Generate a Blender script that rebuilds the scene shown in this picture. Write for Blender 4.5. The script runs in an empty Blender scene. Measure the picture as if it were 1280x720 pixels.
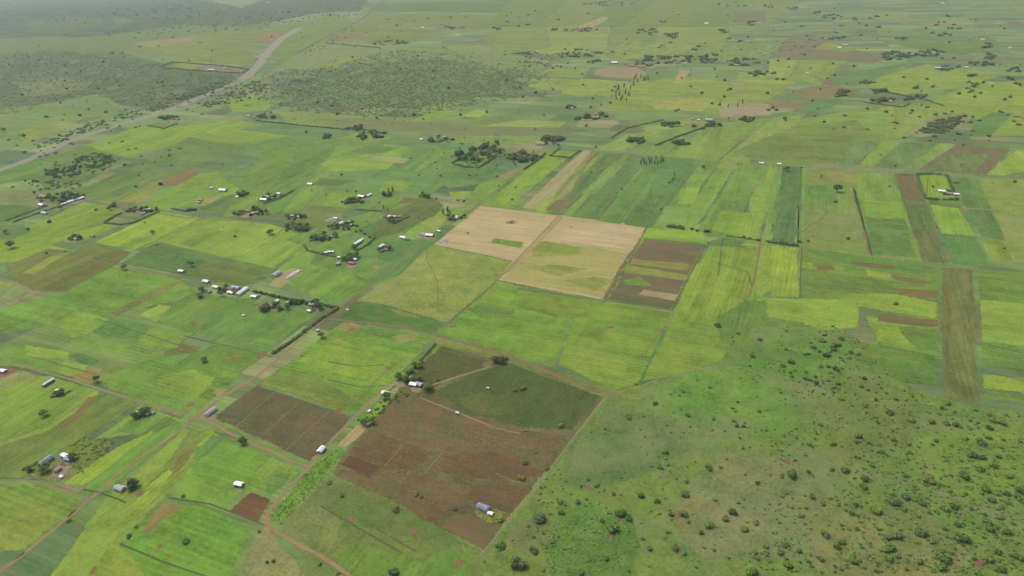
import bpy, bmesh, math, random
import numpy as np
from mathutils import Vector, Matrix

# ------------------------------------------------------------------ camera, light, exposure
scene = bpy.context.scene
H = 380.0                       # flying height in metres
FPX = 867.0                     # focal length in pixels of the 1280-wide photograph
TH = math.radians(26.8)
ROLL = math.radians(-2.9)
fwd = Vector((0, math.cos(TH), -math.sin(TH)))
r0 = Vector((1, 0, 0)); u0 = Vector((0, math.sin(TH), math.cos(TH)))
RT = r0 * math.cos(ROLL) + u0 * math.sin(ROLL)
UP = u0 * math.cos(ROLL) - r0 * math.sin(ROLL)
cd = bpy.data.cameras.new('camera'); cam = bpy.data.objects.new('camera', cd)
scene.collection.objects.link(cam)
m = Matrix((RT, UP, -fwd)).transposed().to_4x4(); m.translation = (0, 0, H)
cam.matrix_world = m
cd.sensor_width = 36; cd.lens = FPX / 1280 * 36; cd.clip_start = 1; cd.clip_end = 40000
scene.camera = cam

SUN_EL, SUN_AZ = math.radians(56), math.radians(-48)     # azimuth clockwise from +Y; sun stands ahead and to the left
world = bpy.data.worlds.new('World'); scene.world = world; world.use_nodes = True
wn = world.node_tree; bg = wn.nodes['Background']
sky = wn.nodes.new('ShaderNodeTexSky'); sky.sky_type = 'NISHITA'; sky.sun_disc = False
sky.sun_elevation = SUN_EL; sky.sun_rotation = SUN_AZ; sky.dust_density = 4; sky.air_density = 1; sky.ozone_density = 0.6
wn.links.new(sky.outputs[0], bg.inputs[0]); bg.inputs[1].default_value = 0.125
sd = bpy.data.lights.new('sun', 'SUN'); sun = bpy.data.objects.new('sun', sd); scene.collection.objects.link(sun)
sd.energy = 1.3; sd.angle = math.radians(24); sd.color = (1.0, 0.95, 0.87)
sdir = Vector((math.sin(SUN_AZ) * math.cos(SUN_EL), math.cos(SUN_AZ) * math.cos(SUN_EL), math.sin(SUN_EL)))
sun.rotation_euler = sdir.to_track_quat('Z', 'Y').to_euler()
scene.view_settings.view_transform = 'Standard'; scene.view_settings.look = 'None'
scene.view_settings.gamma = 1; scene.view_settings.use_curve_mapping = False
scene.view_settings.exposure = 1.22
scene.cycles.max_bounces = 4; scene.cycles.transparent_max_bounces = 16; scene.cycles.volume_bounces = 0
scene.cycles.use_denoising = True

# brightness of a lit level surface of albedo 1 in this exposure, and the air's extinction and colour (used to turn
# the colours seen in the photograph into the base colours the things themselves have)
KL = np.array((2.04, 1.98, 2.05))
SIGMA = 3.1e-5
AIR = np.array((1.0, 1.08, 1.2))

# ------------------------------------------------------------------ geometry helpers
rnd = random.Random(11)

def ray(px, py):
    d = fwd * FPX + RT * (px - 640) - UP * (py - 360)
    return d

def G(px, py, z=0.0):
    """point of the ground seen at that place of the photograph"""
    d = ray(px, py)
    if d.z > -8: d.z = -8
    t = (z - H) / d.z
    return Vector((d.x * t, d.y * t, z))

def mpp(px, py):
    """metres across one photograph pixel at that ground point"""
    p = G(px, py); return (p - Vector((0, 0, H))).dot(fwd) / FPX

def proj(p):
    v = Vector(p) - Vector((0, 0, H)); z = v.dot(fwd)
    return 640 + FPX * v.dot(RT) / z, 360 - FPX * v.dot(UP) / z

d1 = ray(1062, -100); A1 = math.atan2(d1.y, d1.x)        # direction of the long field boundaries
A2 = A1 - math.pi / 2

def lin(c):
    c = np.array(c) / 255.0
    return np.where(c <= 0.04045, c / 12.92, ((c + 0.055) / 1.055) ** 2.4)

def base(c, px=None, py=None, hz=True):
    """photograph colour (0-255) -> base colour of the surface, with lighting and air taken off"""
    l = lin(c)
    if px is not None and hz:
        dist = (G(px, py) - Vector((0, 0, H))).length
        T = math.exp(-SIGMA * dist)
        l = (l - AIR * (1 - T)) / T
    l = np.maximum(l, 0.001) * 0.83; lum = l.dot((0.25, 0.65, 0.10)); l = l + (lum - l) * 0.12
    return tuple(np.clip(l / KL, (0.008, 0.008, 0.006), 0.8))

def hexc(s): return (int(s[0:2], 16), int(s[2:4], 16), int(s[4:6], 16))

def link(o): scene.collection.objects.link(o); return o

def mesh_np(name, V, F):
    me = bpy.data.meshes.new(name)
    V = np.asarray(V, dtype=np.float32); F = np.asarray(F, dtype=np.int32)
    k = F.shape[1]
    me.vertices.add(len(V)); me.vertices.foreach_set('co', V.ravel())
    me.loops.add(F.size); me.loops.foreach_set('vertex_index', F.ravel())
    me.polygons.add(len(F)); me.polygons.foreach_set('loop_start', np.arange(0, F.size, k, dtype=np.int32))
    me.update(calc_edges=True); me.validate()
    return me

def struct(name, me, mat, label=None):
    o = link(bpy.data.objects.new(name, me)); o['kind'] = 'structure'
    if label: o['label'] = label
    if mat: me.materials.append(mat)
    return o

# ------------------------------------------------------------------ materials
def newmat(name):
    mt = bpy.data.materials.new(name); mt.use_nodes = True
    nt = mt.node_tree; b = nt.nodes['Principled BSDF']
    b.inputs['Roughness'].default_value = 0.95
    b.inputs['Specular IOR Level'].default_value = 0.04
    return mt, nt, b

class N:
    def __init__(s, nt): s.nt = nt
    def n(s, t, **k):
        x = s.nt.nodes.new(t)
        for a, v in k.items(): setattr(x, a, v)
        return x
    def link(s, a, b): s.nt.links.new(a, b)
    def math(s, op, a, b=None, c=None, clamp=False):
        x = s.n('ShaderNodeMath', operation=op, use_clamp=clamp)
        for i, v in enumerate((a, b, c)):
            if v is None: continue
            if isinstance(v, (int, float)): x.inputs[i].default_value = v
            else: s.link(v, x.inputs[i])
        return x.outputs[0]
    def vmul(s, v, sc):
        x = s.n('ShaderNodeVectorMath', operation='MULTIPLY'); s.link(v, x.inputs[0]); x.inputs[1].default_value = sc
        return x.outputs[0]
    def noise(s, v, scale, detail=3, rough=0.55):
        x = s.n('ShaderNodeTexNoise'); s.link(v, x.inputs['Vector'])
        x.inputs['Scale'].default_value = scale; x.inputs['Detail'].default_value = detail
        x.inputs['Roughness'].default_value = rough
        return x.outputs['Fac']
    def ramp(s, f, lo, hi, a=0.0, b=1.0):
        x = s.n('ShaderNodeMapRange'); s.link(f, x.inputs['Value'])
        x.inputs['From Min'].default_value = lo; x.inputs['From Max'].default_value = hi
        x.inputs['To Min'].default_value = a; x.inputs['To Max'].default_value = b
        return x.outputs['Result']
    def mix(s, f, a, b, mode='MIX'):
        x = s.n('ShaderNodeMix', data_type='RGBA', blend_type=mode, clamp_factor=True)
        if isinstance(f, (int, float)): x.inputs[0].default_value = f
        else: s.link(f, x.inputs[0])
        for i, v in ((6, a), (7, b)):
            if isinstance(v, tuple): x.inputs[i].default_value = (*v[:3], 1)
            else: s.link(v, x.inputs[i])
        return x.outputs[2]
    def scale_col(s, col, f):
        x = s.n('ShaderNodeVectorMath', operation='SCALE'); s.link(col, x.inputs[0])
        if isinstance(f, (int, float)): x.inputs['Scale'].default_value = f
        else: s.link(f, x.inputs['Scale'])
        return x.outputs[0]

def rows_coord(q, ang, rand=True):
    geo = q.n('ShaderNodeNewGeometry'); rot = q.n('ShaderNodeVectorRotate', rotation_type='Z_AXIS')
    q.link(geo.outputs['Position'], rot.inputs['Vector']); rot.inputs['Angle'].default_value = -ang
    v = rot.outputs[0]
    oi = q.n('ShaderNodeObjectInfo')
    if rand:
        cmb = q.n('ShaderNodeCombineXYZ'); r = q.math('MULTIPLY', oi.outputs['Random'], 700.0)
        q.link(r, cmb.inputs[0]); q.link(r, cmb.inputs[2])
        a = q.n('ShaderNodeVectorMath', operation='ADD'); q.link(v, a.inputs[0]); q.link(cmb.outputs[0], a.inputs[1]); v = a.outputs[0]
    return v, oi

_mats = {}
def land(kind, d):
    """kinds: g crop, r planted rows, w stubble, s bare soil, p pasture, c patchwork; d: 1 or 2, the way the rows run"""
    if (kind, d) in _mats: return _mats[(kind, d)]
    mt, nt, b = newmat({'g': 'green_crop', 'r': 'planted_rows', 'w': 'cut_wheat', 's': 'tilled_soil', 'p': 'rough_pasture', 'c': 'far_crops'}[kind])
    q = N(nt); v, oi = rows_coord(q, A1 if d == 1 else A2)
    if kind == 'c':
        at = q.n('ShaderNodeAttribute', attribute_name='crop'); col = at.outputs['Color']
    else: col = oi.outputs['Color']
    big = q.noise(v, 1 / 60, 3); mid = q.noise(v, 1 / 14, 4, 0.6); fine = q.noise(v, 1 / 2.6, 2, 0.7)
    streak = q.noise(q.vmul(v, (1 / 90, 1 / 3.2, 1)), 1.0, 3, 0.6)
    streak2 = q.noise(q.vmul(v, (1 / 160, 1 / 14, 1)), 1.0, 2, 0.5)
    amp = {'g': (0.5, 0.75, 0.9, 0.55, 0.4), 'r': (0.4, 0.6, 0.8, 0.4, 0.3), 'w': (0.25, 0.35, 0.4, 0.55, 0.3), 's': (0.4, 0.4, 0.35, 0.7, 0.3),
           'p': (0.45, 0.8, 1.2, 0.2, 0.2), 'c': (0.4, 0.4, 0.3, 0.7, 0.7)}[kind]
    f = 1.0
    acc = None
    for s_, a_ in zip((big, mid, fine, streak, streak2), amp):
        t = q.math('MULTIPLY_ADD', s_, a_, -a_ * 0.5)
        acc = t if acc is None else q.math('ADD', acc, t)
    f = q.math('ADD', acc, 1.0)
    if kind == 'r':
        sep = q.n('ShaderNodeSeparateXYZ'); q.link(v, sep.inputs[0])
        wob = q.math('MULTIPLY', mid, 2.0)
        sn = q.math('SINE', q.math('ADD', q.math('MULTIPLY', sep.outputs[1], 2 * math.pi / 2.5), wob))
        depth = q.ramp(big, 0.35, 0.65, 0.05, 0.15)
        f = q.math('ADD', f, q.math('MULTIPLY', sn, depth))
    if kind in 'gwc':       # drilled rows, faint and broken, and small plots of slightly different age
        sep = q.n('ShaderNodeSeparateXYZ'); q.link(v, sep.inputs[0])
        sn = q.math('SINE', q.math('ADD', q.math('MULTIPLY', sep.outputs[1], 2 * math.pi / (5.2 if kind != 'w' else 6.5)), q.math('MULTIPLY', mid, 3.0)))
        f = q.math('ADD', f, q.math('MULTIPLY', sn, q.ramp(q.noise(v, 1 / 40, 2), 0.42, 0.66, 0.0, 0.11)))
        vo = q.n('ShaderNodeTexVoronoi', distance='CHEBYCHEV'); q.link(q.vmul(v, (1 / 95, 1 / 21, 1)), vo.inputs['Vector'])
        vo.inputs['Scale'].default_value = 1.0; vo.inputs['Randomness'].default_value = 0.75
        vs = q.n('ShaderNodeSeparateColor'); q.link(vo.outputs['Color'], vs.inputs[0])
        amt = {'g': 0.17, 'w': 0.10, 'c': 0.2}[kind]
        f = q.math('ADD', f, q.math('MULTIPLY_ADD', vs.outputs[0], amt, -amt / 2))
        plot_hue = vs.outputs[1]
        vo2 = q.n('ShaderNodeTexVoronoi', distance='CHEBYCHEV'); q.link(q.vmul(v, (1 / 300, 1 / 75, 1)), vo2.inputs['Vector'])
        vo2.inputs['Scale'].default_value = 1.0; vo2.inputs['Randomness'].default_value = 0.8
        vs2 = q.n('ShaderNodeSeparateColor'); q.link(vo2.outputs['Color'], vs2.inputs[0])
        f = q.math('ADD', f, q.math('MULTIPLY_ADD', vs2.outputs[2], amt * 0.9, -amt * 0.45))
    col2 = q.scale_col(col, f)
    # yellower and greener tufts
    hue = q.ramp(q.noise(v, 1 / 27, 3), 0.35, 0.65)
    warm = {'g': (1.2, 1.02, 0.9), 'r': (1.1, 1.0, 0.95), 'w': (1.0, 0.98, 0.9), 's': (1.12, 1.0, 0.95), 'p': (1.14, 1.05, 1.0), 'c': (1.18, 1.02, 0.9)}[kind]
    cool = {'g': (0.92, 0.98, 0.95), 'r': (0.86, 1.03, 0.95), 'w': (0.97, 1.03, 0.95), 's': (0.95, 1.0, 1.0), 'p': (0.84, 0.97, 0.9), 'c': (0.88, 0.99, 0.98)}[kind]
    if kind in 'gc': hue = q.math('ADD', q.math('MULTIPLY', hue, 0.55), q.math('MULTIPLY', plot_hue, 0.45))
    tint = q.mix(hue, cool, warm)
    out = q.mix(1.0, col2, tint, 'MULTIPLY')
    if kind in 'gr':   # thin places where the red soil shows
        bare = q.ramp(q.noise(v, 1 / 22, 4, 0.65), 0.61, 0.72)
        out = q.mix(q.math('MULTIPLY', bare, 0.45 if kind == 'g' else 0.35), out, (0.095, 0.072, 0.038))
        lush = q.ramp(q.noise(v, 1 / 17, 4, 0.6), 0.60, 0.72)
        out = q.mix(q.math('MULTIPLY', lush, 0.4), out, (0.055, 0.10, 0.018) if kind == 'g' else (0.035, 0.06, 0.018))
    if kind in 'rw':   # bleached stalks and dry patches
        st = q.ramp(q.noise(v, 1 / 2.2, 4, 0.75), 0.60, 0.70); sm = q.ramp(q.noise(v, 1 / 45, 3), 0.42, 0.62)
        out = q.mix(q.math('MULTIPLY', st, q.math('MULTIPLY_ADD', sm, 0.5, 0.12)), out, (0.20, 0.17, 0.09) if kind == 'r' else (0.12, 0.12, 0.045))
    if kind == 'p':
        v2 = v
        dry = q.ramp(q.noise(v2, 1 / 75, 4, 0.6), 0.50, 0.66)
        out = q.mix(q.math('MULTIPLY', dry, 0.45), out, (0.118, 0.118, 0.052))
        grey = q.ramp(q.noise(v2, 1 / 16, 5, 0.7), 0.58, 0.70)
        greym = q.ramp(q.noise(v2, 1 / 100, 2), 0.48, 0.60)
        out = q.mix(q.math('MULTIPLY', grey, q.math('MULTIPLY', greym, 0.65)), out, (0.10, 0.085, 0.065))
        tuft = q.ramp(q.noise(v2, 1 / 4.5, 4, 0.7), 0.58, 0.70)
        out = q.mix(q.math('MULTIPLY', tuft, 0.55), out, (0.035, 0.06, 0.018))
        lt = q.ramp(q.noise(v2, 1 / 3.3, 3, 0.7), 0.60, 0.72)
        out = q.mix(q.math('MULTIPLY', lt, 0.35), out, (0.13, 0.15, 0.06))
    nt.links.new(out, b.inputs['Base Color'])
    if kind != 'c':       # a crop or soil thins out at its edge: there the sheet lets the ground below show through
        at = q.n('ShaderNodeAttribute', attribute_name='edge')
        e = q.math('ADD', q.ramp(at.outputs['Fac'], 0, 1, -0.55, 1.55), q.math('MULTIPLY_ADD', q.noise(v, 1 / 3.2, 3, 0.7), 4.4, -2.2))
        e = q.math('MAXIMUM', e, q.math('GREATER_THAN', at.outputs['Fac'], 0.995)); e = q.math('GREATER_THAN', e, 0.5)
        tr = q.n('ShaderNodeBsdfTransparent'); mx = q.n('ShaderNodeMixShader')
        q.link(e, mx.inputs[0]); q.link(tr.outputs[0], mx.inputs[1]); q.link(b.outputs[0], mx.inputs[2])
        q.link(mx.outputs[0], nt.nodes['Material Output'].inputs['Surface'])
    _mats[(kind, d)] = mt
    return mt

def foliage_mat(name, col, var=0.35):
    mt, nt, b = newmat(name); q = N(nt)
    geo = q.n('ShaderNodeNewGeometry'); oi = q.n('ShaderNodeObjectInfo')
    n1 = q.noise(geo.outputs['Position'], 1 / 1.7, 2, 0.6); n2 = q.noise(geo.outputs['Position'], 1 / 11, 2)
    f = q.math('ADD', q.math('MULTIPLY', n1, 0.9), q.math('MULTIPLY', n2, 0.7))
    f = q.math('ADD', f, q.math('MULTIPLY', oi.outputs['Random'], var))
    f = q.math('ADD', f, 0.18 - var / 2)
    tint = q.mix(oi.outputs['Random'], (0.88, 1.0, 0.9), (1.2, 1.02, 0.95))
    out = q.mix(1.0, q.scale_col(q.n('ShaderNodeRGB').outputs[0], f), tint, 'MULTIPLY')
    for x in nt.nodes:
        if x.bl_idname == 'ShaderNodeRGB': x.outputs[0].default_value = (*col, 1)
    nt.links.new(out, b.inputs['Base Color'])
    b.inputs['Roughness'].default_value = 1.0; b.inputs['Specular IOR Level'].default_value = 0.0
    tl_ = q.n('ShaderNodeBsdfTranslucent'); q.link(out, tl_.inputs['Color']); mx = q.n('ShaderNodeMixShader'); mx.inputs[0].default_value = 0.45
    q.link(b.outputs[0], mx.inputs[1]); q.link(tl_.outputs[0], mx.inputs[2]); q.link(mx.outputs[0], nt.nodes['Material Output'].inputs['Surface'])
    return mt

def plain_mat(name, col, rough=0.8, stripe=None, dirt=0.3, spec=0.2):
    mt, nt, b = newmat(name); q = N(nt)
    tc = q.n('ShaderNodeTexCoord'); oi = q.n('ShaderNodeObjectInfo')
    n1 = q.noise(tc.outputs['Object'], 0.8, 4, 0.65)
    f = q.math('ADD', q.math('MULTIPLY', n1, dirt * 2), 1 - dirt)
    f = q.math('MULTIPLY', f, q.math('ADD', q.math('MULTIPLY', oi.outputs['Random'], 0.25), 0.86))
    if stripe:      # corrugated sheets of uneven age
        sep = q.n('ShaderNodeSeparateXYZ'); q.link(tc.outputs['Object'], sep.inputs[0])
        cell = q.math('FLOOR', q.math('MULTIPLY', sep.outputs[0], 1.15))
        wn_ = q.n('ShaderNodeTexWhiteNoise', noise_dimensions='1D'); q.link(cell, wn_.inputs['W'])
        f = q.math('MULTIPLY', f, q.math('ADD', q.math('MULTIPLY', wn_.outputs['Value'], stripe), 1 - stripe / 2))
        rg = q.n('ShaderNodeRGB'); rg.outputs[0].default_value = (*col, 1)
        out = q.scale_col(rg.outputs[0], f)
        rust = q.ramp(q.noise(tc.outputs['Object'], 0.55, 5, 0.7), 0.56, 0.72)
        out = q.mix(q.math('MULTIPLY', rust, q.math('MULTIPLY', oi.outputs['Random'], 0.7)), out, (0.16, 0.09, 0.055))
    else:
        rg = q.n('ShaderNodeRGB'); rg.outputs[0].default_value = (*col, 1); out = q.scale_col(rg.outputs[0], f)
    nt.links.new(out, b.inputs['Base Color'])
    b.inputs['Roughness'].default_value = rough; b.inputs['Specular IOR Level'].default_value = spec
    return mt

def soil_mat(name, col, scale=1 / 3.0, tint=(0.10, 0.12, 0.04), grass=0.35):
    mt, nt, b = newmat(name); q = N(nt)
    geo = q.n('ShaderNodeNewGeometry'); p = geo.outputs['Position']
    f = q.math('ADD', q.math('MULTIPLY', q.noise(p, scale, 4, 0.65), 0.7), q.math('MULTIPLY', q.noise(p, 1 / 25, 3), 0.5))
    f = q.math('ADD', f, 0.4)
    rg = q.n('ShaderNodeRGB'); rg.outputs[0].default_value = (*col, 1)
    out = q.scale_col(rg.outputs[0], f)
    gm = q.ramp(q.noise(p, 1 / 7, 4, 0.7), 0.52, 0.68)
    out = q.mix(q.math('MULTIPLY', gm, grass), out, tint)
    nt.links.new(out, b.inputs['Base Color'])
    at = q.n('ShaderNodeAttribute', attribute_name='edge')
    e = q.math('ADD', q.ramp(at.outputs['Fac'], 0, 1, -0.45, 1.75), q.math('MULTIPLY_ADD', q.noise(p, 1 / 1.6, 3, 0.7), 3.4, -1.7))
    e = q.math('GREATER_THAN', e, 0.5)
    tr = q.n('ShaderNodeBsdfTransparent'); mx = q.n('ShaderNodeMixShader')
    q.link(e, mx.inputs[0]); q.link(tr.outputs[0], mx.inputs[1]); q.link(b.outputs[0], mx.inputs[2])
    q.link(mx.outputs[0], nt.nodes['Material Output'].inputs['Surface'])
    return mt

# ------------------------------------------------------------------ the ground: one sheet, with the far patchwork of crops on it
gm, gnt, gb = newmat('open_ground')
q = N(gnt); geo = q.n('ShaderNodeNewGeometry'); p = geo.outputs['Position']
gmix = q.mix(q.ramp(q.noise(p, 1 / 90, 5, 0.6), 0.4, 0.62), base((104, 128, 66)), base((132, 138, 84)))
gmix = q.mix(q.math('MULTIPLY', q.ramp(q.noise(p, 1 / 12, 4, 0.7), 0.5, 0.7), 0.5), gmix, base((84, 104, 60)))
gnt.links.new(gmix, gb.inputs['Base Color'])
me = mesh_np('ground', [(-12000, -2500, 0), (12000, -2500, 0), (12000, 16000, 0), (-12000, 16000, 0)], [(0, 1, 2, 3)])
struct('ground', me, gm)

FARPAL = [((112, 146, 66), 5), ((126, 156, 70), 4), ((140, 162, 76), 2), ((96, 130, 74), 5), ((86, 118, 74), 3), ((104, 128, 78), 4), ((134, 140, 86), 2),
          ((148, 146, 98), 1), ((120, 118, 84), 1), ((108, 112, 76), 2), ((150, 132, 96), 0.5)]
cells = []
def split(x0, y0, x1, y1, depth, rr):
    w, h = x1 - x0, y1 - y0
    lim_w, lim_h = rr.uniform(28, 150), rr.uniform(70, 330)
    if (w < lim_w and h < lim_h) or w < 18 or h < 40 or depth > 14:
        cells.append((x0, y0, x1, y1)); return
    if w / lim_w > h / lim_h:
        c = x0 + w * rr.uniform(0.3, 0.7); split(x0, y0, c, y1, depth + 1, rr); split(c, y0, x1, y1, depth + 1, rr)
    else:
        c = y0 + h * rr.uniform(0.3, 0.7); split(x0, y0, x1, c, depth + 1, rr); split(x0, c, x1, y1, depth + 1, rr)
rr = random.Random(5)
gx = -1200
while gx < 9000:       # along direction 1
    gy = -6500
    while gy < 7500:
        split(gx, gy, gx + 600, gy + 500, 0, rr); gy += 500
    gx += 600
V, F, C = [], [], []
e1 = Vector((math.cos(A1), math.sin(A1), 0)); e2 = Vector((math.cos(A2), math.sin(A2), 0))
pal = [c for c, w in FARPAL]; wts = [w for c, w in FARPAL]
for (x0, y0, x1, y1) in cells:
    c = e1 * (x0 + x1) / 2 + e2 * (y0 + y1) / 2
    if c.y < -200: continue
    X, Y = proj(c)
    if X < -300 or X > 1580 or Y < -120: continue
    g = rr.uniform(0.4, 2.2); sh = rr.uniform(-22, 22)
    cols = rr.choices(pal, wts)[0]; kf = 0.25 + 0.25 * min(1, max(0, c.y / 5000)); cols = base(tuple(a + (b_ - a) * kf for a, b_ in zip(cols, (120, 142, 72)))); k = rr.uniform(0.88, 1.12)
    i = len(V)
    for (a, b_) in ((x0 + g, y0 + g), (x0 + g, y1 - g), (x1 - g, y1 - g), (x1 - g, y0 + g)):
        pt = e1 * a + e2 * b_; V.append((pt.x, pt.y, 0.02))
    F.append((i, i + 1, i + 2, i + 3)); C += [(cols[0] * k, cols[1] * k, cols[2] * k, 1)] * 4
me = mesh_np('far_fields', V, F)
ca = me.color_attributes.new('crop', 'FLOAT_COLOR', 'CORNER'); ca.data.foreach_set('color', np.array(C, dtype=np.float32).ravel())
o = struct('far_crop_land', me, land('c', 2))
for pgn in me.polygons: 
    if pgn.normal.z < 0: me.flip_normals(); break

# ------------------------------------------------------------------ layered sheets drawn on the ground
LW, LH = 640, 380
layer = np.zeros((LH, LW), dtype=np.int16)
def pts(s): return [tuple(float(a) for a in t.split(',')) for t in s.split()]

def raster(P):
    xs = [p_[0] for p_ in P]; ys = [p_[1] for p_ in P]
    x0, x1 = max(0, int(min(xs) / 2)), min(LW, int(max(xs) / 2) + 2); y0, y1 = max(0, int(min(ys) / 2)), min(LH, int(max(ys) / 2) + 2)
    if x1 <= x0 or y1 <= y0: return None
    gx_, gy_ = np.meshgrid(np.arange(x0, x1) * 2 + 1.0, np.arange(y0, y1) * 2 + 1.0)
    inside = np.zeros(gx_.shape, bool); n = len(P)
    for i in range(n):
        (xa, ya), (xb, yb) = P[i], P[(i + 1) % n]
        if ya == yb: continue
        c = ((ya > gy_) != (yb > gy_)) & (gx_ < (xb - xa) * (gy_ - ya) / (yb - ya) + xa)
        inside ^= c
    return (slice(y0, y1), slice(x0, x1)), inside

NAME = {'g': 'crop_field', 'r': 'row_crop_field', 'w': 'wheat_field', 's': 'ploughed_field', 'p': 'pasture_field'}
nf = [0]
def field(spec, col, P, label=None, jit=1.0, name=None, mat=None, soft=None):
    if isinstance(P, str): P = pts(P)
    if isinstance(col, str): col = hexc(col)
    P = [(-70 if a <= 0 else 1350 if a >= 1280 else a, b_ + 70 if b_ >= 715 else b_) for a, b_ in P]
    rs = raster(P); L = 1; inner = False
    if rs and rs[1].any():
        sl, ins = rs; inner = int(np.percentile(layer[sl][ins], 8)) >= 1; L = int(np.percentile(layer[sl][ins], 94)) + 1; layer[sl][ins] = L
    z = 0.03 + L * 0.03 + (nf[0] * 7 % 29) * 0.001
    nf[0] += 1
    r = random.Random(nf[0])
    cx = sum(p_[0] for p_ in P) / len(P); cy = sum(p_[1] for p_ in P) / len(P)
    W = []
    n = len(P)
    for i in range(n):
        a, b_ = G(*P[i]), G(*P[(i + 1) % n])
        Ln = (b_ - a).length; k = max(1, min(24, int(Ln / 12)))
        nd = Vector((-(b_ - a).y, (b_ - a).x, 0)).normalized() if Ln > 0 else Vector((1, 0, 0))
        for j in range(k):
            pt = a.lerp(b_, j / k)
            amt = 0.5 if j and soft is None else 0.0
            pt = pt + nd * r.gauss(0, jit * amt)
            W.append((pt.x, pt.y, z))
    # a rim along the edge over which the sheet thins out: wide for patches inside a field, narrow between fields
    n = len(W); area = 0.5 * sum(W[i][0] * W[(i + 1) % n][1] - W[(i + 1) % n][0] * W[i][1] for i in range(n))
    sgn = 1 if area > 0 else -1
    rim = min(soft if soft is not None else (9.0 if inner else 3.2), 0.11 * math.sqrt(abs(area)))
    if mat is not None: rim = 0.01
    I = []
    cc = Vector((sum(w_[0] for w_ in W) / n, sum(w_[1] for w_ in W) / n))
    rm = sum((Vector(w_[:2]) - cc).length for w_ in W) / n
    radial = inner or soft is not None
    for i in range(n):
        if radial:
            p1 = Vector(W[i][:2]); k = min(0.45, 1.25 * rim / rm); p1 = p1 + (cc - p1) * k; I.append((p1.x, p1.y, z)); continue
        p0, p1, p2 = Vector(W[i - 1][:2]), Vector(W[i][:2]), Vector(W[(i + 1) % n][:2])
        ta, tb = (p1 - p0).normalized(), (p2 - p1).normalized()
        na, nb = Vector((-ta.y, ta.x)) * sgn, Vector((-tb.y, tb.x)) * sgn
        m_ = na + nb; m_ = m_.normalized() if m_.length > 0.2 else na
        k = rim / max(0.5, m_.dot(na)); I.append((p1.x + m_.x * k, p1.y + m_.y * k, z))
    from mathutils.geometry import tessellate_polygon
    tris = tessellate_polygon([[Vector(a) for a in I]])
    faces = [tuple(n + i for i in t) for t in tris] + [(i, (i + 1) % n, n + (i + 1) % n, n + i) for i in range(n)]
    me = bpy.data.meshes.new(name or NAME[spec[0]]); me.from_pydata(W + I, [], faces); me.update()
    at = me.attributes.new('edge', 'FLOAT', 'POINT'); at.data.foreach_set('value', [0.0] * n + [1.0] * n)
    bm = bmesh.new(); bm.from_mesh(me)
    for f_ in bm.faces:
        f_.normal_update()
        if f_.normal.z < 0: f_.normal_flip()
    bm.to_mesh(me); bm.free()
    o = struct(name or NAME[spec[0]], me, mat or land(spec[0], int(spec[1])), label)
    ref = {'g': (124, 144, 62), 'p': (116, 134, 62), 's': (116, 112, 74), 'r': (130, 114, 76), 'w': (176, 160, 112)}[spec[0]]
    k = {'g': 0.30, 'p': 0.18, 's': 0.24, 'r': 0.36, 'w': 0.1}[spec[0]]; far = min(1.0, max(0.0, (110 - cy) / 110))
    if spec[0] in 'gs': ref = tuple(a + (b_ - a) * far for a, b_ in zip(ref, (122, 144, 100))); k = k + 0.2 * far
    if spec[0] == 'r' and (col[1] > col[0] or sum(col) < 266): k = 0.0
    if spec[0] == 'p': k = 0.08
    col = tuple(a + (b_ - a) * k for a, b_ in zip(col, ref))
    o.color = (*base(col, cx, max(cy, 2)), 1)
    return o

def strips(spec, top, bot, items, label=None):
    """strips from the line top (two points) to the line bot; items are 'fraction colour' running from the first points to the second"""
    (ax, ay), (bx, by) = pts(top); (cx_, cy_), (dx, dy) = pts(bot)
    it = items.split(); t0 = 0.0
    for k in range(0, len(it), 2):
        t1 = float(it[k]); c = it[k + 1]; u = t0 + 0.004
        P = [(ax + (bx - ax) * u, ay + (by - ay) * u), (ax + (bx - ax) * t1, ay + (by - ay) * t1),
             (cx_ + (dx - cx_) * t1, cy_ + (dy - cy_) * t1), (cx_ + (dx - cx_) * u, cy_ + (dy - cy_) * u)]
        if c != '-': field(spec, c, P, label)
        t0 = t1

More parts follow.
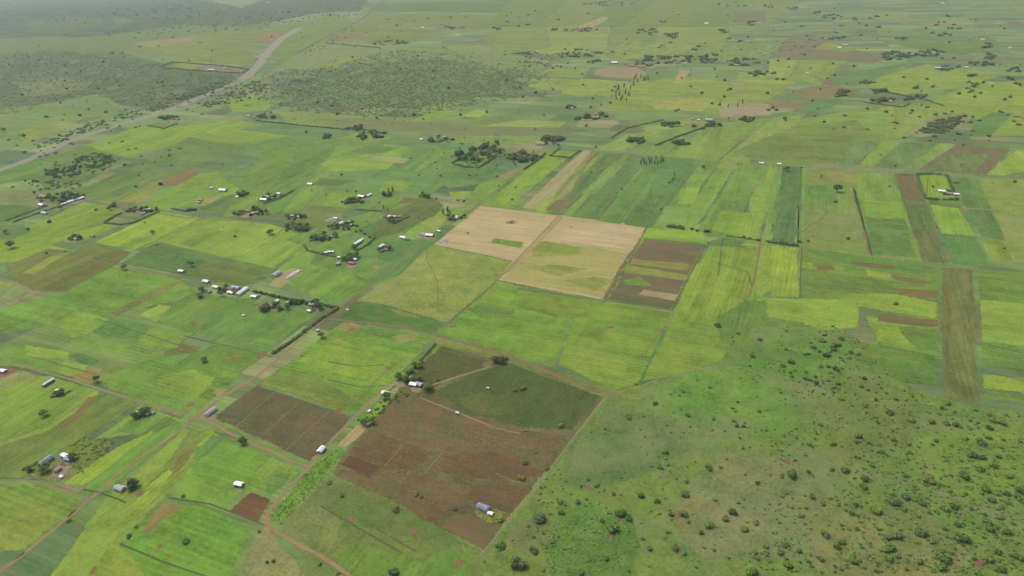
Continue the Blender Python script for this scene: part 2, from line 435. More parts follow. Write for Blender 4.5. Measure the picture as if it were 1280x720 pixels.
def sheet_z(p_):
    x, y = proj(p_); X_, Y_ = int(x / 2), int(y / 2)
    if X_ < -3 or Y_ < -3 or X_ > LW + 3 or Y_ > LH + 3: return 0.12
    w_ = layer[max(0, Y_ - 2):Y_ + 3, max(0, X_ - 2):X_ + 3]
    return 0.07 + 0.03 * (int(w_.max()) if w_.size else 1) + 0.01
def ribbon(name, P, w, mat, z=0.5, label=None, jit=0.25, kind='structure', step=14):
    """a road or path of width w metres through photograph points"""
    if isinstance(P, str): P = pts(P)
    Q = [G(*p_) for p_ in P]; R = []
    r = random.Random(len(P) * 7 + int(P[0][0]))
    for i in range(len(Q) - 1):
        k = max(1, int((Q[i + 1] - Q[i]).length / step))
        R += [Q[i].lerp(Q[i + 1], j / k) for j in range(k)]
    R.append(Q[-1])
    V = []; F = []
    zz = [sheet_z(a) for a in R]; zz = [max(zz[max(0, i - 2):i + 3]) + (z - 0.45) * 0.3 for i in range(len(R))]
    for i, pt in enumerate(R):
        z = zz[i]
        t = (R[min(i + 1, len(R) - 1)] - R[max(i - 1, 0)]).normalized(); nd = Vector((-t.y, t.x, 0))
        ww = w[0] + (w[1] - w[0]) * i / (len(R) - 1) if isinstance(w, tuple) else w
        a, b_ = ww / 2 * (1 + r.uniform(-jit, jit)), ww / 2 * (1 + r.uniform(-jit, jit))
        for k_ in (a * 1.35, a * 0.62, -b_ * 0.62, -b_ * 1.35): V.append(tuple(pt + nd * k_ + Vector((0, 0, z))))
    F = [(4 * i + k_, 4 * i + k_ + 1, 4 * i + k_ + 5, 4 * i + k_ + 4) for i in range(len(R) - 1) for k_ in range(3)]
    me = mesh_np(name, V, F)
    at = me.attributes.new('edge', 'FLOAT', 'POINT'); at.data.foreach_set('value', [0.0, 1.0, 1.0, 0.0] * len(R))
    if me.polygons[0].normal.z < 0: me.flip_normals()
    return struct(name, me, mat, label)
# ------------------------------------------------------------------ rough pasture at the lower right
field('p2', '768f40', '596,696 640,646 757,495 800,482 860,450 900,436 940,388 1000,396 1090,430 1130,480 1176,496 1228,508 1290,520 1700,600 1700,1100 400,1100 560,760', 'rough green pasture with scattered bushes', jit=2.0)
# ------------------------------------------------------------------ fields, far to near (photograph points -> ground)
# --- far left: haze-blue bush and grass
field('p2', '7b8e78', '0,0 250,0 330,14 200,40 60,52 0,56')
field('p2', '7c917c', '0,14 60,10 140,8 220,4 260,10 180,20 90,24 0,30')
field('g2', '8a9c72', '30,26 100,22 150,24 120,34 40,38')
field('g2', '98a874', '140,24 158,22 164,27 146,33')
field('p2', '87996f', '0,48 120,46 230,30 330,20 340,34 200,64 60,66 0,66')
field('p2', '6f8263', '0,64 140,62 200,78 260,80 300,96 285,112 250,124 205,136 150,132 120,118 60,130 30,142 0,144', 'scrubby grey-green bush land left of the highway')
field('p2', '89946c', '20,104 80,98 120,104 90,116 30,122')
field('g2', '82a070', '0,146 60,129 130,118 142,130 150,140 100,150 40,176 0,192')
field('g2', '97a863', '20,165 60,152 100,150 80,163 30,180')
field('g2', '9ba36c', '150,62 260,40 330,36 335,50 240,64 200,72')
field('w2', 'a29c7a', '160,54 200,50 250,44 240,52 190,60')
field('g2', '90a36c', '200,60 320,58 318,82 262,78 215,78')
field('g2', 'a0ac75', '205,84 226,78 258,82 240,88')
field('s2', 'a5977c', '246,86 262,81 312,86 300,92 262,90')
field('p2', '7a8a74', '330,0 460,0 450,14 400,16 350,26 300,32 230,32')
field('g1', '8ea471', '340,36 420,16 445,30 392,62 352,84 338,70')
field('s2', 'b09a7c', '322,47 336,40 362,38 352,52 338,58')
field('g2', '95a06c', '400,40 440,28 520,36 560,44 500,56 420,52')
field('s2', 'a9957a', '405,52 412,46 470,34 440,52')
field('g2', '9aa672', '450,16 600,18 640,26 620,36 460,34')
field('g2', '8aa173', '440,4 640,0 640,16 470,14')
field('g2', 'a3ab74', '560,56 616,56 610,68 560,68')
# --- upper middle
field('p2', '8fa06e', '380,62 430,44 470,56 560,62 600,62 690,76 670,98 560,74 430,80 330,96 345,84')
field('g1', '9bb05c', '392,84 404,80 430,74 468,66 440,76 412,86')
strips('g2', '640,0 1000,0', '600,34 960,34', '0.2 93a673 0.35 9fae74 0.5 8ca272 0.7 9bab70 0.85 94a777 1.0 a2ac7a')
strips('g2', '600,34 920,34', '620,66 900,64', '0.25 99aa70 0.5 a6b075 0.7 93a671 1.0 9fae6f')
field('w2', 'b0a77c', '715,36 755,20 762,22 735,40')
field('s2', 'b1a083', '818,18 840,16 842,20 822,22')
field('s2', '9a9684', '915,14 958,12 958,28 920,28')
field('g2', 'a5b46c', '660,64 720,52 740,62 700,70')
strips('g1', '780,52 960,54', '750,74 960,74', '0.3 9fb06e 0.5 a3ae76 0.8 97a873 1.0 93a772')
field('g2', 'a0b264', '656,108 690,97 728,100 700,112')
field('g2', 'a4b566', '702,112 728,98 772,101 764,120 700,118')
field('g2', '93ab68', '690,84 740,84 728,98 668,94')
field('w2', 'a8987b', '745,88 760,84 800,86 812,92 800,98 742,94')
field('g2', '7f9a70', '810,86 850,84 842,98 840,104 800,103')
field('g2', '9baf62', '776,104 960,88 1000,100 940,140 870,138 758,136')
field('w2', 'b3a678', '840,104 850,87 864,88 852,104')
field('g2', '84a072', '894,88 924,92 920,104 894,102')
field('g2', 'adb268', '812,122 900,122 880,140 815,138')
field('g2', 'a5a877', '912,100 932,98 930,118 914,118')
field('g2', '7a9a72', '690,120 764,120 745,134 690,130')
field('g2', '7f9c6c', '750,138 940,136 900,166 830,160 790,150')
field('w2', 'a5a078', '722,152 768,150 776,154 762,160 720,159')
field('w2', 'a59b76', '895,134 925,128 1000,132 990,140 930,148 900,146')
field('g2', '92a964', '802,160 860,148 870,150 900,158 860,170 812,170')
field('s2', 'a89474', '855,154 880,154 872,162 856,160')
# --- bush in the upper middle
field('p2', '788f62', '330,122 350,100 372,104 400,90 425,94 450,74 490,78 530,68 570,80 600,76 606,92 640,90 664,98 640,104 634,116 606,118 590,132 550,128 520,142 470,134 430,142 396,130 366,134', 'dark scrubby bush land between the crops', soft=60)
field('g2', '8ab05a', '282,128 320,117 352,128 330,139 290,140')
field('p2', '93905f', '430,128 448,128 445,138 432,140')
# --- strips south of the bush
strips('g2', '520,140 735,132', '500,186 730,184', '0.25 - 0.5 - 1.0 -')
field('g2', '8ea263', '345,138 520,148 640,152 700,164 640,168 500,164 360,156')
field('s2', '8b9668', '430,147 520,152 610,157 720,164 715,170 600,170 500,164 410,156')
field('g2', '93b356', '512,152 535,138 575,137 548,152')
field('g2', '9bb85c', '570,147 594,137 618,137 600,147')
field('g2', '7f9a6a', '548,152 592,148 660,140 700,140 690,150 620,160')
field('g2', 'a3b168', '596,158 650,150 710,152 700,160')
field('g2', '8cab60', '560,170 660,170 700,178 640,180 560,178')
field('g2', '6d9268', '320,150 420,160 520,172 600,190 560,232 420,214 290,168')
field('g2', '90b15a', '405,180 440,166 500,170 470,180')
# --- right upper
field('s2', '97927a', '985,48 1010,40 1060,60 1110,72 1090,80 1010,74 960,72')
field('g2', 'a8b06a', '1016,60 1034,52 1070,62 1060,66')
strips('g1', '960,74 1060,76', '960,94 1025,106', '0.4 a3ae6c 1.0 98ac66')
field('g2', '769670', '1025,106 1060,94 1100,84 1140,78 1106,94 1070,108')
field('g2', '829d72', '1110,54 1150,44 1230,46 1250,56 1205,70 1150,62')
field('g2', '9db35f', '1072,108 1105,94 1160,80 1250,96 1200,110 1130,118 1080,106')
field('s2', '9a9068', '984,120 1010,108 1030,106 1052,112 1040,122 1010,124')
field('s2', '98906a', '960,130 975,124 1010,130 1004,137 965,134')
field('g2', '6f9569', '960,142 1000,138 1012,128 1050,130 1030,140 985,146')
field('g1', '97ae60', '1060,150 1100,134 1150,128 1190,140 1150,168 1100,176')
field('g2', '98b158', '1150,130 1210,108 1280,90 1280,170 1215,170 1230,152')
field('p2', '9d9c68', '1125,168 1170,144 1215,140 1218,146 1190,166 1150,172')
field('p2', '71845a', '1145,166 1170,150 1195,146 1205,152 1180,168')
field('g2', '8aaa5e', '990,150 1090,134 1120,150 1090,180 960,190 940,178')
field('g2', '6d9562', '1215,152 1240,140 1268,142 1240,170 1210,172')
field('s2', '9a8a68', '1010,92 1065,112 1082,110 1058,122')
# belt above the cross road
strips('g1', '780,168 1010,142', '745,187 935,205', '0.2 8fae5c 0.45 7fa160 0.8 8aa85c 1.0 95a85e')
field('g2', '7d9558', '915,190 990,158 1070,150 1110,178 1060,205 950,203')
strips('g1', '1070,175 1200,180', '1040,207 1150,213', '0.25 78996a 0.45 8cae50 0.8 739862 1.0 8aa85a')
field('s1', '868265', '1195,180 1265,186 1235,219 1145,213')
field('g1', '7b8e65', '1190,190 1240,192 1222,217 1150,213')
field('g1', '95b84f', '1268,188 1280,190 1280,200 1255,220 1230,219')
field('g1', '76995e', '1280,198 1280,224 1256,221')
# --- fields under the highway
field('g1', '6f965c', '0,222 60,198 110,180 170,160 200,152 260,160 150,188 60,222 0,240')
field('g1', '8bb04d', '105,182 170,158 215,158 300,150 330,156 220,180 160,198 140,192')
field('g2', '6f8e5c', '180,198 240,170 360,166 330,184 225,212 190,205')
field('g2', '8aab50', '230,170 300,162 390,172 330,184 260,178')
field('g2', '6e955a', '300,180 380,168 480,182 470,196 330,200')
field('p2', '6e8a52', '40,222 90,196 140,190 155,200 110,228 60,240')
field('g1', '6e8f57', '60,242 110,232 180,202 205,208 150,246 100,254')
field('g1', '7a9355', '150,248 205,210 230,212 170,256 140,252')
field('s1', '9c805b', '202,226 235,214 251,215 222,232 202,234')
field('g1', '9a9f58', '140,252 200,232 205,236 175,254')
field('g1', '83ac45', '172,258 225,230 250,216 330,214 300,240 210,264')
field('g2', '6f9a5c', '270,216 350,206 420,214 400,236 330,230 300,238')
field('g1', '6a8d55', '240,262 280,246 330,236 400,250 360,270 300,266')
field('w1', '9a9a5e', '240,252 278,242 276,248 255,258')
field('p2', '8a9260', '0,235 48,240 62,250 40,256 0,252')
field('g1', '678a55', '0,254 40,256 36,272 14,278 0,282')
field('g1', '8db243', '0,300 40,282 105,252 120,254 160,262 120,282 40,318 0,330')
field('g1', '7f9a4c', '60,296 90,280 130,266 150,264 115,288 70,302')
field('g1', '93b63f', '0,320 60,300 130,280 160,278 110,300 50,324 0,336')
field('g1', '6a8d58', '0,284 30,280 40,290 15,300 0,300')
field('g1', '6d9260', '60,306 80,300 110,300 118,305 90,314')
field('g1', '7b7f50', '4,334 60,310 92,314 40,344 18,352', 'brown-green fallow field left of the bright strip')
field('g1', '777a4a', '18,352 92,314 115,304 166,315 148,330 80,366 40,364', 'brown-green fallow field left of the bright strip')
field('g1', '97a048', '26,342 70,316 92,314 60,332 40,346')
field('g1', '96bb3e', '117,303 200,264 254,272 166,314')
field('g1', '8aac4a', '168,314 254,272 276,272 200,302 188,308')
field('g1', '8fb248', '196,302 276,272 340,280 400,300 340,336 270,320')
field('g1', '84a548', '196,302 250,283 300,290 262,314')
field('g2', '5f8452', '148,330 195,302 270,318 350,336 344,346 305,359', 'dark green field above the track')
field('g2', '6c7d4e', '250,320 350,338 305,359 240,345')
field('p2', '8f9a5c', '0,344 18,352 40,366 10,380 0,388')
field('g1', '9db043', '0,342 24,356 10,360 0,354')
# tracts right of these
strips('g1', '330,184 480,182', '276,272 400,262', '0.3 7aa04f 0.6 6d9556 1.0 82a855')
strips('g1', '480,180 600,190', '395,262 520,262', '0.3 88b04d 0.55 709a5a 1.0 7da556')
field('g2', '8fb44d', '395,205 440,190 500,196 480,214 420,220')
field('w2', 'a5a86a', '452,200 470,194 515,198 508,205')
field('g2', '6f8b5c', '420,195 460,180 500,184 480,192')
field('g2', '6f9a60', '410,214 500,210 560,222 520,250 400,240')
field('g2', '6d8156', '385,232 400,222 450,226 420,234')
field('g2', '90b351', '480,226 520,226 505,240 470,240')
field('g2', '7c8e58', '360,270 390,256 440,260 410,284 370,284')
field('g1', '74a050', '355,300 410,280 470,262 520,282 480,310 420,320')
field('g1', '5e8653', '440,290 500,262 560,260 575,272 500,292 470,300')
field('s1', '8a7f5c', '494,256 505,246 530,248 520,254')
field('g1', '6d7a54', '480,266 540,246 556,256 545,270 500,290 460,300')
field('g1', '90b84a', '500,294 552,262 592,256 585,262 545,290 530,300 500,300')
field('w1', 'a8a65c', '530,284 552,272 562,270 548,285')
field('g1', '94b54f', '560,240 590,238 588,250 565,252')
field('w2', 'a99a6a', '564,246 582,244 580,250')
field('g2', '6c9560', '540,222 570,190 630,212 620,225 590,232 560,236')
field('s2', 'b09c74', '622,222 634,214 650,211 640,222 628,226')
field('g2', '82a854', '600,228 640,220 615,248 598,254 580,250')
field('g1', '5d8a54', '470,302 530,298 560,286 500,345 460,358 440,345 470,330')
field('g1', '7cab45', '380,310 420,322 440,336 420,360 350,345 345,336')
field('g1', '74a446', '330,345 420,330 455,345 462,358 425,385 390,370')
field('g1', '6a9452', '385,330 395,315 460,320 500,330 460,350')
field('w1', '9f9f5a', '334,358 350,338 372,334 380,340 350,362')
# --- left middle
field('g2', '74a444', '80,366 135,332 215,346 250,362 225,376 140,392 40,410 20,390')
field('g1', '7d8450', '134,392 190,362 235,346 228,352 208,366 170,384 146,396')
field('g2', '8b8f52', '195,386 214,380 222,390 210,402 176,396')
field('g1', '96b444', '172,394 200,380 216,382 195,404')
field('g2', '72a545', '0,396 40,376 110,360 155,345 130,372 100,388 60,408 0,430')
field('g2', '8fb63c', '68,404 95,387 140,398 108,420 90,424')
field('g2', '5f9447', '112,416 140,398 190,406 172,424 130,424')
field('g2', '83ab42', '165,430 190,408 233,418 222,436 190,438')
field('g1', '6b9448', '190,398 240,366 300,372 330,372 260,420 230,416')
field('s1', '8b7d55', '232,404 250,396 290,380 300,386 262,404 240,412')
field('s1', '8b8452', '282,412 300,402 315,400 300,418')
field('g1', '7a9648', '270,420 320,392 340,400 300,430 272,428')
field('g2', '789f47', '85,426 110,420 165,430 210,442 200,452 140,442 90,438')
field('g2', '8cb43f', '30,430 90,440 85,450 30,446')
field('g2', '6f9b45', '0,432 30,430 40,446 110,458 90,468 40,462 0,452')
field('g2', '568547', '82,446 100,440 126,450 118,458 100,456')
field('g2', '96b83f', '60,462 84,450 112,457 108,464 86,472')
field('w2', 'a3914f', '88,470 108,461 130,458 120,476 112,482 92,476')
field('g2', '849a4b', '126,462 160,452 165,464 140,480 122,478')
field('g2', '88803f', '218,434 232,430 252,440 236,444')
field('g2', '74a143', '120,480 170,452 240,440 330,400 385,386 400,392 330,440 290,480 245,520 190,508 150,492')
field('g2', '6d9c48', '250,440 320,396 345,385 392,388 330,446 300,466', 'planted rows beside the hedge')
field('g2', '87803f', '285,446 295,441 306,446 296,452 284,450', )
field('g1', '65954c', '240,400 300,378 340,385 380,380 370,400 310,430 262,430')
field('g2', '8fb53c', '190,470 240,460 275,470 250,500 200,496')
field('g1', '689547', '200,466 240,440 270,430 290,440 260,462')
field('w1', 'a6955b', '264,492 274,484 286,486 276,496')
# --- bottom left, below the track
field('p2', '9a9e54', '0,462 26,462 60,470 36,490 0,508')
field('g1', '7da63c', '0,508 62,468 108,482 128,488 66,532 0,574')
field('g1', '93aa40', '60,532 110,486 128,490 90,520 20,572 0,580')
field('g1', '6f8545', '0,576 66,536 104,510 126,490 176,502 140,528 104,548 60,580 30,600 0,598')
field('s1', '8d7a48', '96,514 112,494 122,496 88,530 66,544')
field('g1', '88b03c', '112,552 150,526 178,504 236,526 222,538 208,542 186,538 160,545')
field('g1', '6a9546', '140,540 176,512 214,520 232,528 214,540 180,548')
field('g2', '71823f', '72,568 106,545 144,552 128,574 100,592 76,582', 'weedy garden beside the blue roofed house')
field('g1', '94b82f', '74,606 150,556 190,538 204,540 150,580 102,609')
field('g1', '6b9a3e', '102,610 190,540 232,526 224,540 140,612 118,622')
field('g2', '76803f', '40,590 66,572 82,592 74,606 46,600')
field('g2', '76973d', '0,602 60,604 108,622 88,650 50,680 0,706')
field('g2', '8a9a40', '10,640 60,630 80,650 30,690 0,700')
field('g1', '8ca83a', '228,538 262,533 278,545 205,624 170,660 60,720 12,720 130,624 180,580')
field('g1', '7a8c44', '238,534 262,534 258,552 220,590 200,590')
field('g1', '8e7f4a', '222,570 238,558 246,562 224,590 212,600')
field('g1', '98b833', '190,602 214,585 216,590 198,620 178,640 160,640')
field('g1', '619150', '244,556 258,540 284,546 262,570 238,578')
field('g1', '97b432', '245,558 262,540 268,542 250,560')
field('g2', '6d9f35', '262,556 286,547 380,588 338,622 316,612 300,618 284,640 208,622')
field('g1', '86a640', '310,590 340,570 375,588 350,600')
field('g2', '5d8a4c', '326,596 350,590 366,592 352,612 332,614')
field('s2', '7a5b45', '282,641 314,612 341,624 324,654', 'small red-brown ploughed plot beside the white hut', jit=0.5)
field('g2', '6aa032', '150,672 206,628 260,632 316,662 262,720 170,720')
field('g2', '8ba536', '60,720 140,675 165,690 230,720')
field('w1', '988650', '176,664 206,626 234,632 200,652 186,672', 'patch of dry stalks in the green field')
field('p2', '9a955a', '262,720 320,662 336,656 440,716 446,720', 'tan grazed pasture inside the road bend')
# --- verge and weeds
field('g1', '78a633', '336,652 345,636 396,576 424,560 432,562 412,588 352,656', 'bright green verge strip beside the red road')
field('w1', 'b49a6c', '420,558 432,544 444,532 466,526 455,545 432,560', 'pale sandy patch at the top of the verge')
field('g1', '6f9b3c', '440,532 470,505 500,488 512,494 484,512 462,530')
field('p2', '78883f', '346,658 410,594 470,612 605,690 590,720 448,720', 'weedy green field below the brown farm')
field('p2', '6a7f3e', '380,620 400,600 470,614 540,650 600,688 500,670 420,650')
field('p2', '848c4a', '360,650 390,630 430,650 420,690 380,680')
field('g1', '679237', '415,690 430,674 470,680 530,700 560,680 602,690 592,720 448,720')
# --- the brown farm
field('p2', '756a48', '547,426 640,447 758,496 722,544 706,567 672,604 640,645 607,690 560,668 412,592 432,562 462,528 482,506 506,477', 'planted farm land')
field('r2', '66683e', '546,428 614,450 606,462 560,476 544,488 506,478', 'dark green planted part of the farm')
field('r1', '5e6c3e', '532,490 560,476 612,456 640,448 757,495 720,543 640,536 590,520', 'dark green planted part of the farm')
field('r1', '66703f', '560,500 600,488 640,500 650,520 600,520')
field('r2', '7a6b48', '482,508 530,496 590,522 640,538 720,545 704,566 620,560 540,545 462,532')
field('r2', '79694a', '455,545 470,526 540,545 620,562 704,568 686,592 620,590 545,566 500,556')
field('r2', '735f44', '432,562 460,534 548,566 520,590 478,590 440,572')
field('r2', '755c44', '548,566 620,562 690,590 660,604 600,600 534,590')
field('s2', '6f5140', '423,580 436,568 478,584 464,598', 'dark red ploughed strip in the brown farm', jit=0.4)
field('r2', '7a6948', '412,592 424,584 462,598 480,590 530,592 520,616 490,628')
field('r2', '7c6247', '480,604 530,590 545,598 600,606 588,628 560,636 500,626')
field('r2', '745a44', '588,606 660,604 668,612 640,643 586,630')
field('r2', '7a6045', '500,626 520,612 570,634 548,657 524,650', 'brown farm')
field('r2', '745a44', '560,638 586,630 600,640 572,644')
field('s2', '7c6c4a', '548,657 564,642 596,646 628,652 608,690', 'bare brown corner of the farm')
field('g2', '8b8a3c', '590,640 600,632 634,640 628,652 612,656', 'weedy yellow yard around the blue roofed shed')
# --- the dark square farm
field('r2', '66644a', '264,522 322,480 442,520 428,540 386,579', 'dark square farm of close planted rows')
field('r2', '68624a', '330,536 360,510 440,522 428,540 386,579 350,562')
# --- green square above it
field('g2', '78a53a', '324,479 428,402 545,419 484,487 442,519', 'bright green field between the two red roads')
field('g2', '7a8f46', '324,480 346,460 372,464 408,476 448,500 442,520')
field('g2', '8aad35', '362,452 420,420 470,440 500,452 460,480 400,470')
field('w2', '9c9154', '420,410 440,402 455,408 440,416')
field('w2', '9c9850', '490,420 520,416 525,424 500,430')
field('g2', '5f8c42', '450,410 500,412 490,424 455,420')
field('g1', '7b9f3c', '444,520 486,486 546,424 560,428 500,480 450,530')
field('g2', '577f44', '422,398 444,378 480,380 556,404 545,418', 'dark green field at the road junction')
field('w1', '92874b', '480,384 500,388 530,398 500,394')
# --- pale pasture and the cut wheat
field('p2', '96a14c', '444,376 540,306 640,326 622,352 558,404 480,381', 'pale grass field beside the wheat')
field('w2', 'c4ae7e', '540,306 600,257 810,282 757,376 620,350 640,326', 'cut wheat field at the middle')
field('w2', 'b0a862', '640,328 660,306 740,306 790,316 757,376 622,350')
field('g2', '93a34a', '664,304 680,300 732,308 728,320 660,322')
field('g2', '7f9f44', '610,303 616,297 657,303 653,311')
field('g2', '9aa24c', '650,334 690,330 740,336 700,346')
field('g2', 'a2a652', '700,350 750,345 770,352 745,366')
field('w2', 'c8b288', '680,300 700,284 808,284 784,314 736,306')
field('w1', 'b09c6a', '622,348 645,325 700,268 706,270 640,340')
field('s2', '82745a', '750,374 770,338 800,298 880,306 840,388', 'brown fallow field right of the wheat')
field('g2', '9a9d50', '772,340 780,330 866,344 862,352')
field('g2', '8b8c50', '776,322 866,330 864,340 780,330')
field('g2', '6f9148', '778,350 800,345 818,358 780,356')
field('w2', 'b09c72', '795,368 802,361 850,368 846,377')
field('s2', '6f7650', '752,373 770,366 842,378 840,388')
field('g2', '8db53c', '809,284 880,290 886,306 807,298 764,372 757,374')
# --- strips above the wheat
strips('g1', '690,188 990,207', '600,256 940,304', '0.1 8bb048 0.15 - 0.19 a6a05e 0.24 8aa84f 0.29 6b8a58 0.33 7fa650 0.42 668c5c 0.52 6b9656 0.62 68925a 0.70 7ba44f 0.78 80a84c 0.9 78a252 1.0 86ac4c', )
field('g1', '8cb248', '612,254 650,222 692,188 704,188 690,210 640,256')
field('w1', 'b0a474', '652,260 700,212 730,188 740,188 700,236 678,264')
field('w1', 'a58f6c', '680,262 716,222 726,216 700,250 690,264')
field('g1', '9bb648', '664,262 690,244 700,246 682,264')
field('s1', '8e8058', '682,264 692,250 708,248 700,266')
field('g1', '62845c', '716,230 756,190 764,192 722,244')
field('g1', '90b548', '845,256 850,234 878,232 868,258')
field('r2', '84a355', '818,282 830,256 864,258 858,284', 'hatched green plot beside the tree row')
field('g1', '6d9458', '896,262 900,248 938,248 940,268')
field('g1', '8fb443', '886,290 900,262 945,268 944,300')
field('g2', '6b9760', '808,210 845,200 835,248 815,246')
field('w2', 'a39a62', '905,210 924,206 922,212')
field('g1', '5f8a55', '888,300 908,296 935,300 905,330 888,328')
# --- right of it: the columns
strips('g1', '960,205 1120,218', '935,303 1180,330', '0.06 8fb04c 0.11 7fa854 0.24 62885e 0.26 90b04c 0.62 84a253 0.64 8b8f52 0.96 83a94c 1.0 8fb148')
field('g1', '5d7f56', '976,206 1004,208 1002,258 974,258')
field('p2', '94994f', '1004,210 1080,213 1070,238 1003,230')
field('g1', '6f9858', '1004,230 1050,230 1046,256 1003,254')
field('g2', '6a9150', '1078,270 1134,272 1148,326 1088,320')
field('g2', '8cb244', '1075,248 1130,252 1134,274 1080,270')
field('p2', '86984c', '1003,262 1078,266 1086,318 1000,310')
field('g1', '73775a', '1116,217 1142,215 1188,330 1152,328', 'dark brown-green strip left of the hedged paddock')
field('s1', '857a5a', '1120,219 1142,217 1160,255 1130,250')
field('g1', '627f52', '1132,255 1160,256 1176,288 1145,290')
field('g1', '8db43a', '1147,219 1184,220 1194,248 1158,247', 'bright paddock inside the dark hedge')
field('g1', '8fb93e', '1160,252 1196,255 1222,295 1176,292')
field('g1', '6b8b58', '1158,248 1200,250 1205,262 1162,256')
field('g1', '5f8c52', '1176,292 1222,296 1240,334 1190,330')
field('g1', '698f56', '1192,222 1222,221 1240,262 1206,260')
field('g1', '5d8254', '1208,261 1240,263 1264,302 1226,296')
field('p2', '92a04e', '1220,222 1280,226 1280,328 1268,328 1238,262', 'pale dry pasture at the right edge')
field('g1', '8ea848', '1222,297 1262,302 1274,328 1236,324')
# --- belt below the hedge
field('g1', '8fb13e', '944,306 976,306 970,360 952,372 938,366')
field('g1', '9cb53c', '962,306 998,310 1000,372 962,372')
strips('g2', '998,310 1178,331', '995,372 1176,404', '1.0 74944a')
field('g2', '65904a', '1000,312 1110,322 1176,334 1176,344 1080,334 1000,322')
field('g2', '9ab33d', '996,327 1016,328 1018,336 996,334')
field('s2', '8a7a4c', '1018,330 1040,333 1060,338 1020,338')
field('g2', '9fb43c', '1042,332 1056,334 1056,338 1044,338')
field('s2', '827a50', '1060,326 1120,332 1118,337 1070,333')
field('g2', '9ab43c', '1080,336 1115,342 1112,350 1084,345')
field('s2', '857a50', '1112,342 1150,350 1174,354 1150,356 1116,350')
field('g2', '6f9147', '1000,340 1080,346 1130,352 1176,360 1176,372 1000,352')
field('s2', '8b7b50', '1100,358 1176,364 1174,374 1140,371')
field('g2', '8cb03c', '1042,366 1120,366 1176,378 1174,402 1120,392 1040,378')
field('g2', '96b83a', '1120,368 1174,378 1174,400 1118,388')
field('g1', '78794f', '1175,334 1218,336 1226,508 1176,496', 'long brown fallow strip running down the picture')
field('g1', '7b8350', '1190,336 1212,337 1216,490 1184,480')
field('g2', '6f9447', '1220,336 1280,345 1280,384 1224,378')
field('g2', '8bae42', '1224,374 1280,384 1280,440 1226,428')
field('g2', '6e9a48', '1225,426 1280,438 1280,472 1226,460')
field('g2', '91b13c', '1226,466 1280,480 1280,498 1227,486')
field('g2', '678b48', '1227,486 1280,500 1280,512 1228,500')
field('g2', '83a83c', '1080,394 1175,406 1176,440 1096,428')
field('s2', '857a50', '1094,391 1175,400 1175,410 1140,408 1096,402')
field('g2', '648a44', '1120,406 1174,410 1174,440 1146,438 1124,420')
field('g2', '93ba3c', '1094,406 1122,408 1146,438 1092,426')
field('g2', '628b42', '1090,428 1172,444 1174,482 1128,480 1070,450')
field('g2', '91b13b', '940,372 1076,374 1074,410 1030,414 980,400 936,392')
field('g2', '7d8c4a', '540,414 640,440 700,462 770,486 800,480 806,500 757,500 640,456 540,430', 'weedy verge along the farm road')
# --- green fields left of the rough pasture
field('g2', '77a53c', '560,402 622,352 757,377 716,396 696,456 640,446 548,417', 'green field above the farm road')
field('g2', '668b42', '578,386 600,378 650,386 640,398 600,398')
field('g2', '7aa139', '757,377 840,390 836,402 800,480 768,489 696,456 720,392')
field('g2', '8aa83c', '700,420 740,420 790,452 780,486 740,478 698,456')
field('g2', '7a9b3e', '640,360 757,378 740,396 700,400 640,384')
field('g1', '89aa3b', '840,390 886,306 944,310 948,372 936,410 880,430 836,402')
field('g1', '93b13c', '843,388 868,330 888,320 880,352 860,392')
field('g2', '84a43c', '800,478 838,402 880,402 930,400 905,450 850,470')
field('g1', '6b9144', '890,400 930,372 962,372 960,420 920,440 896,430')

# --- tones of the rough pasture
field('p2', '6f963e', '800,486 880,452 960,440 1000,480 1010,540 960,560 860,540 790,510', soft=28)
field('p2', '6f923e', '930,402 1000,398 1076,430 1060,480 980,480 940,450', soft=24)
field('p2', '6a8448', '700,570 760,500 850,520 880,560 800,600 740,620 690,610', soft=28)
field('p2', '868a56', '850,600 900,555 1010,570 1060,640 1000,712 860,705 830,650', soft=55)
field('p2', '7b8a44', '1000,500 1100,470 1160,510 1140,570 1040,580', soft=28)
field('p2', '7a963c', '1130,540 1280,530 1280,620 1200,630 1120,580', soft=28)
field('p2', '84874e', '640,650 700,640 690,690 620,690', soft=12)
field('p2', '6a8c3c', '680,640 720,622 790,630 808,680 770,730 690,730', soft=26)
field('p2', '84884c', '1000,640 1150,620 1240,690 1150,716 1000,712', soft=26)
# ------------------------------------------------------------------ bare soil patches, roads, paths
SOIL = soil_mat('red_soil', base((148, 104, 78)), grass=0.25)
SOILP = soil_mat('pale_soil', base((162, 138, 102)), grass=0.4)
ROAD_RED = soil_mat('red_dirt', base((166, 130, 94)), scale=1 / 2.0, tint=(0.10, 0.12, 0.045), grass=0.45)
ROAD_TAN = soil_mat('tan_dirt', base((150, 138, 92)), scale=1 / 2.0, tint=(0.09, 0.11, 0.04), grass=0.45)
ROAD_BRN = soil_mat('brown_dirt', base((140, 118, 80)), scale=1 / 2.0, tint=(0.09, 0.11, 0.04), grass=0.4)
HWY = soil_mat('graded_dirt', base((164, 158, 138), 200, 140), scale=1 / 4.0, grass=0.15)

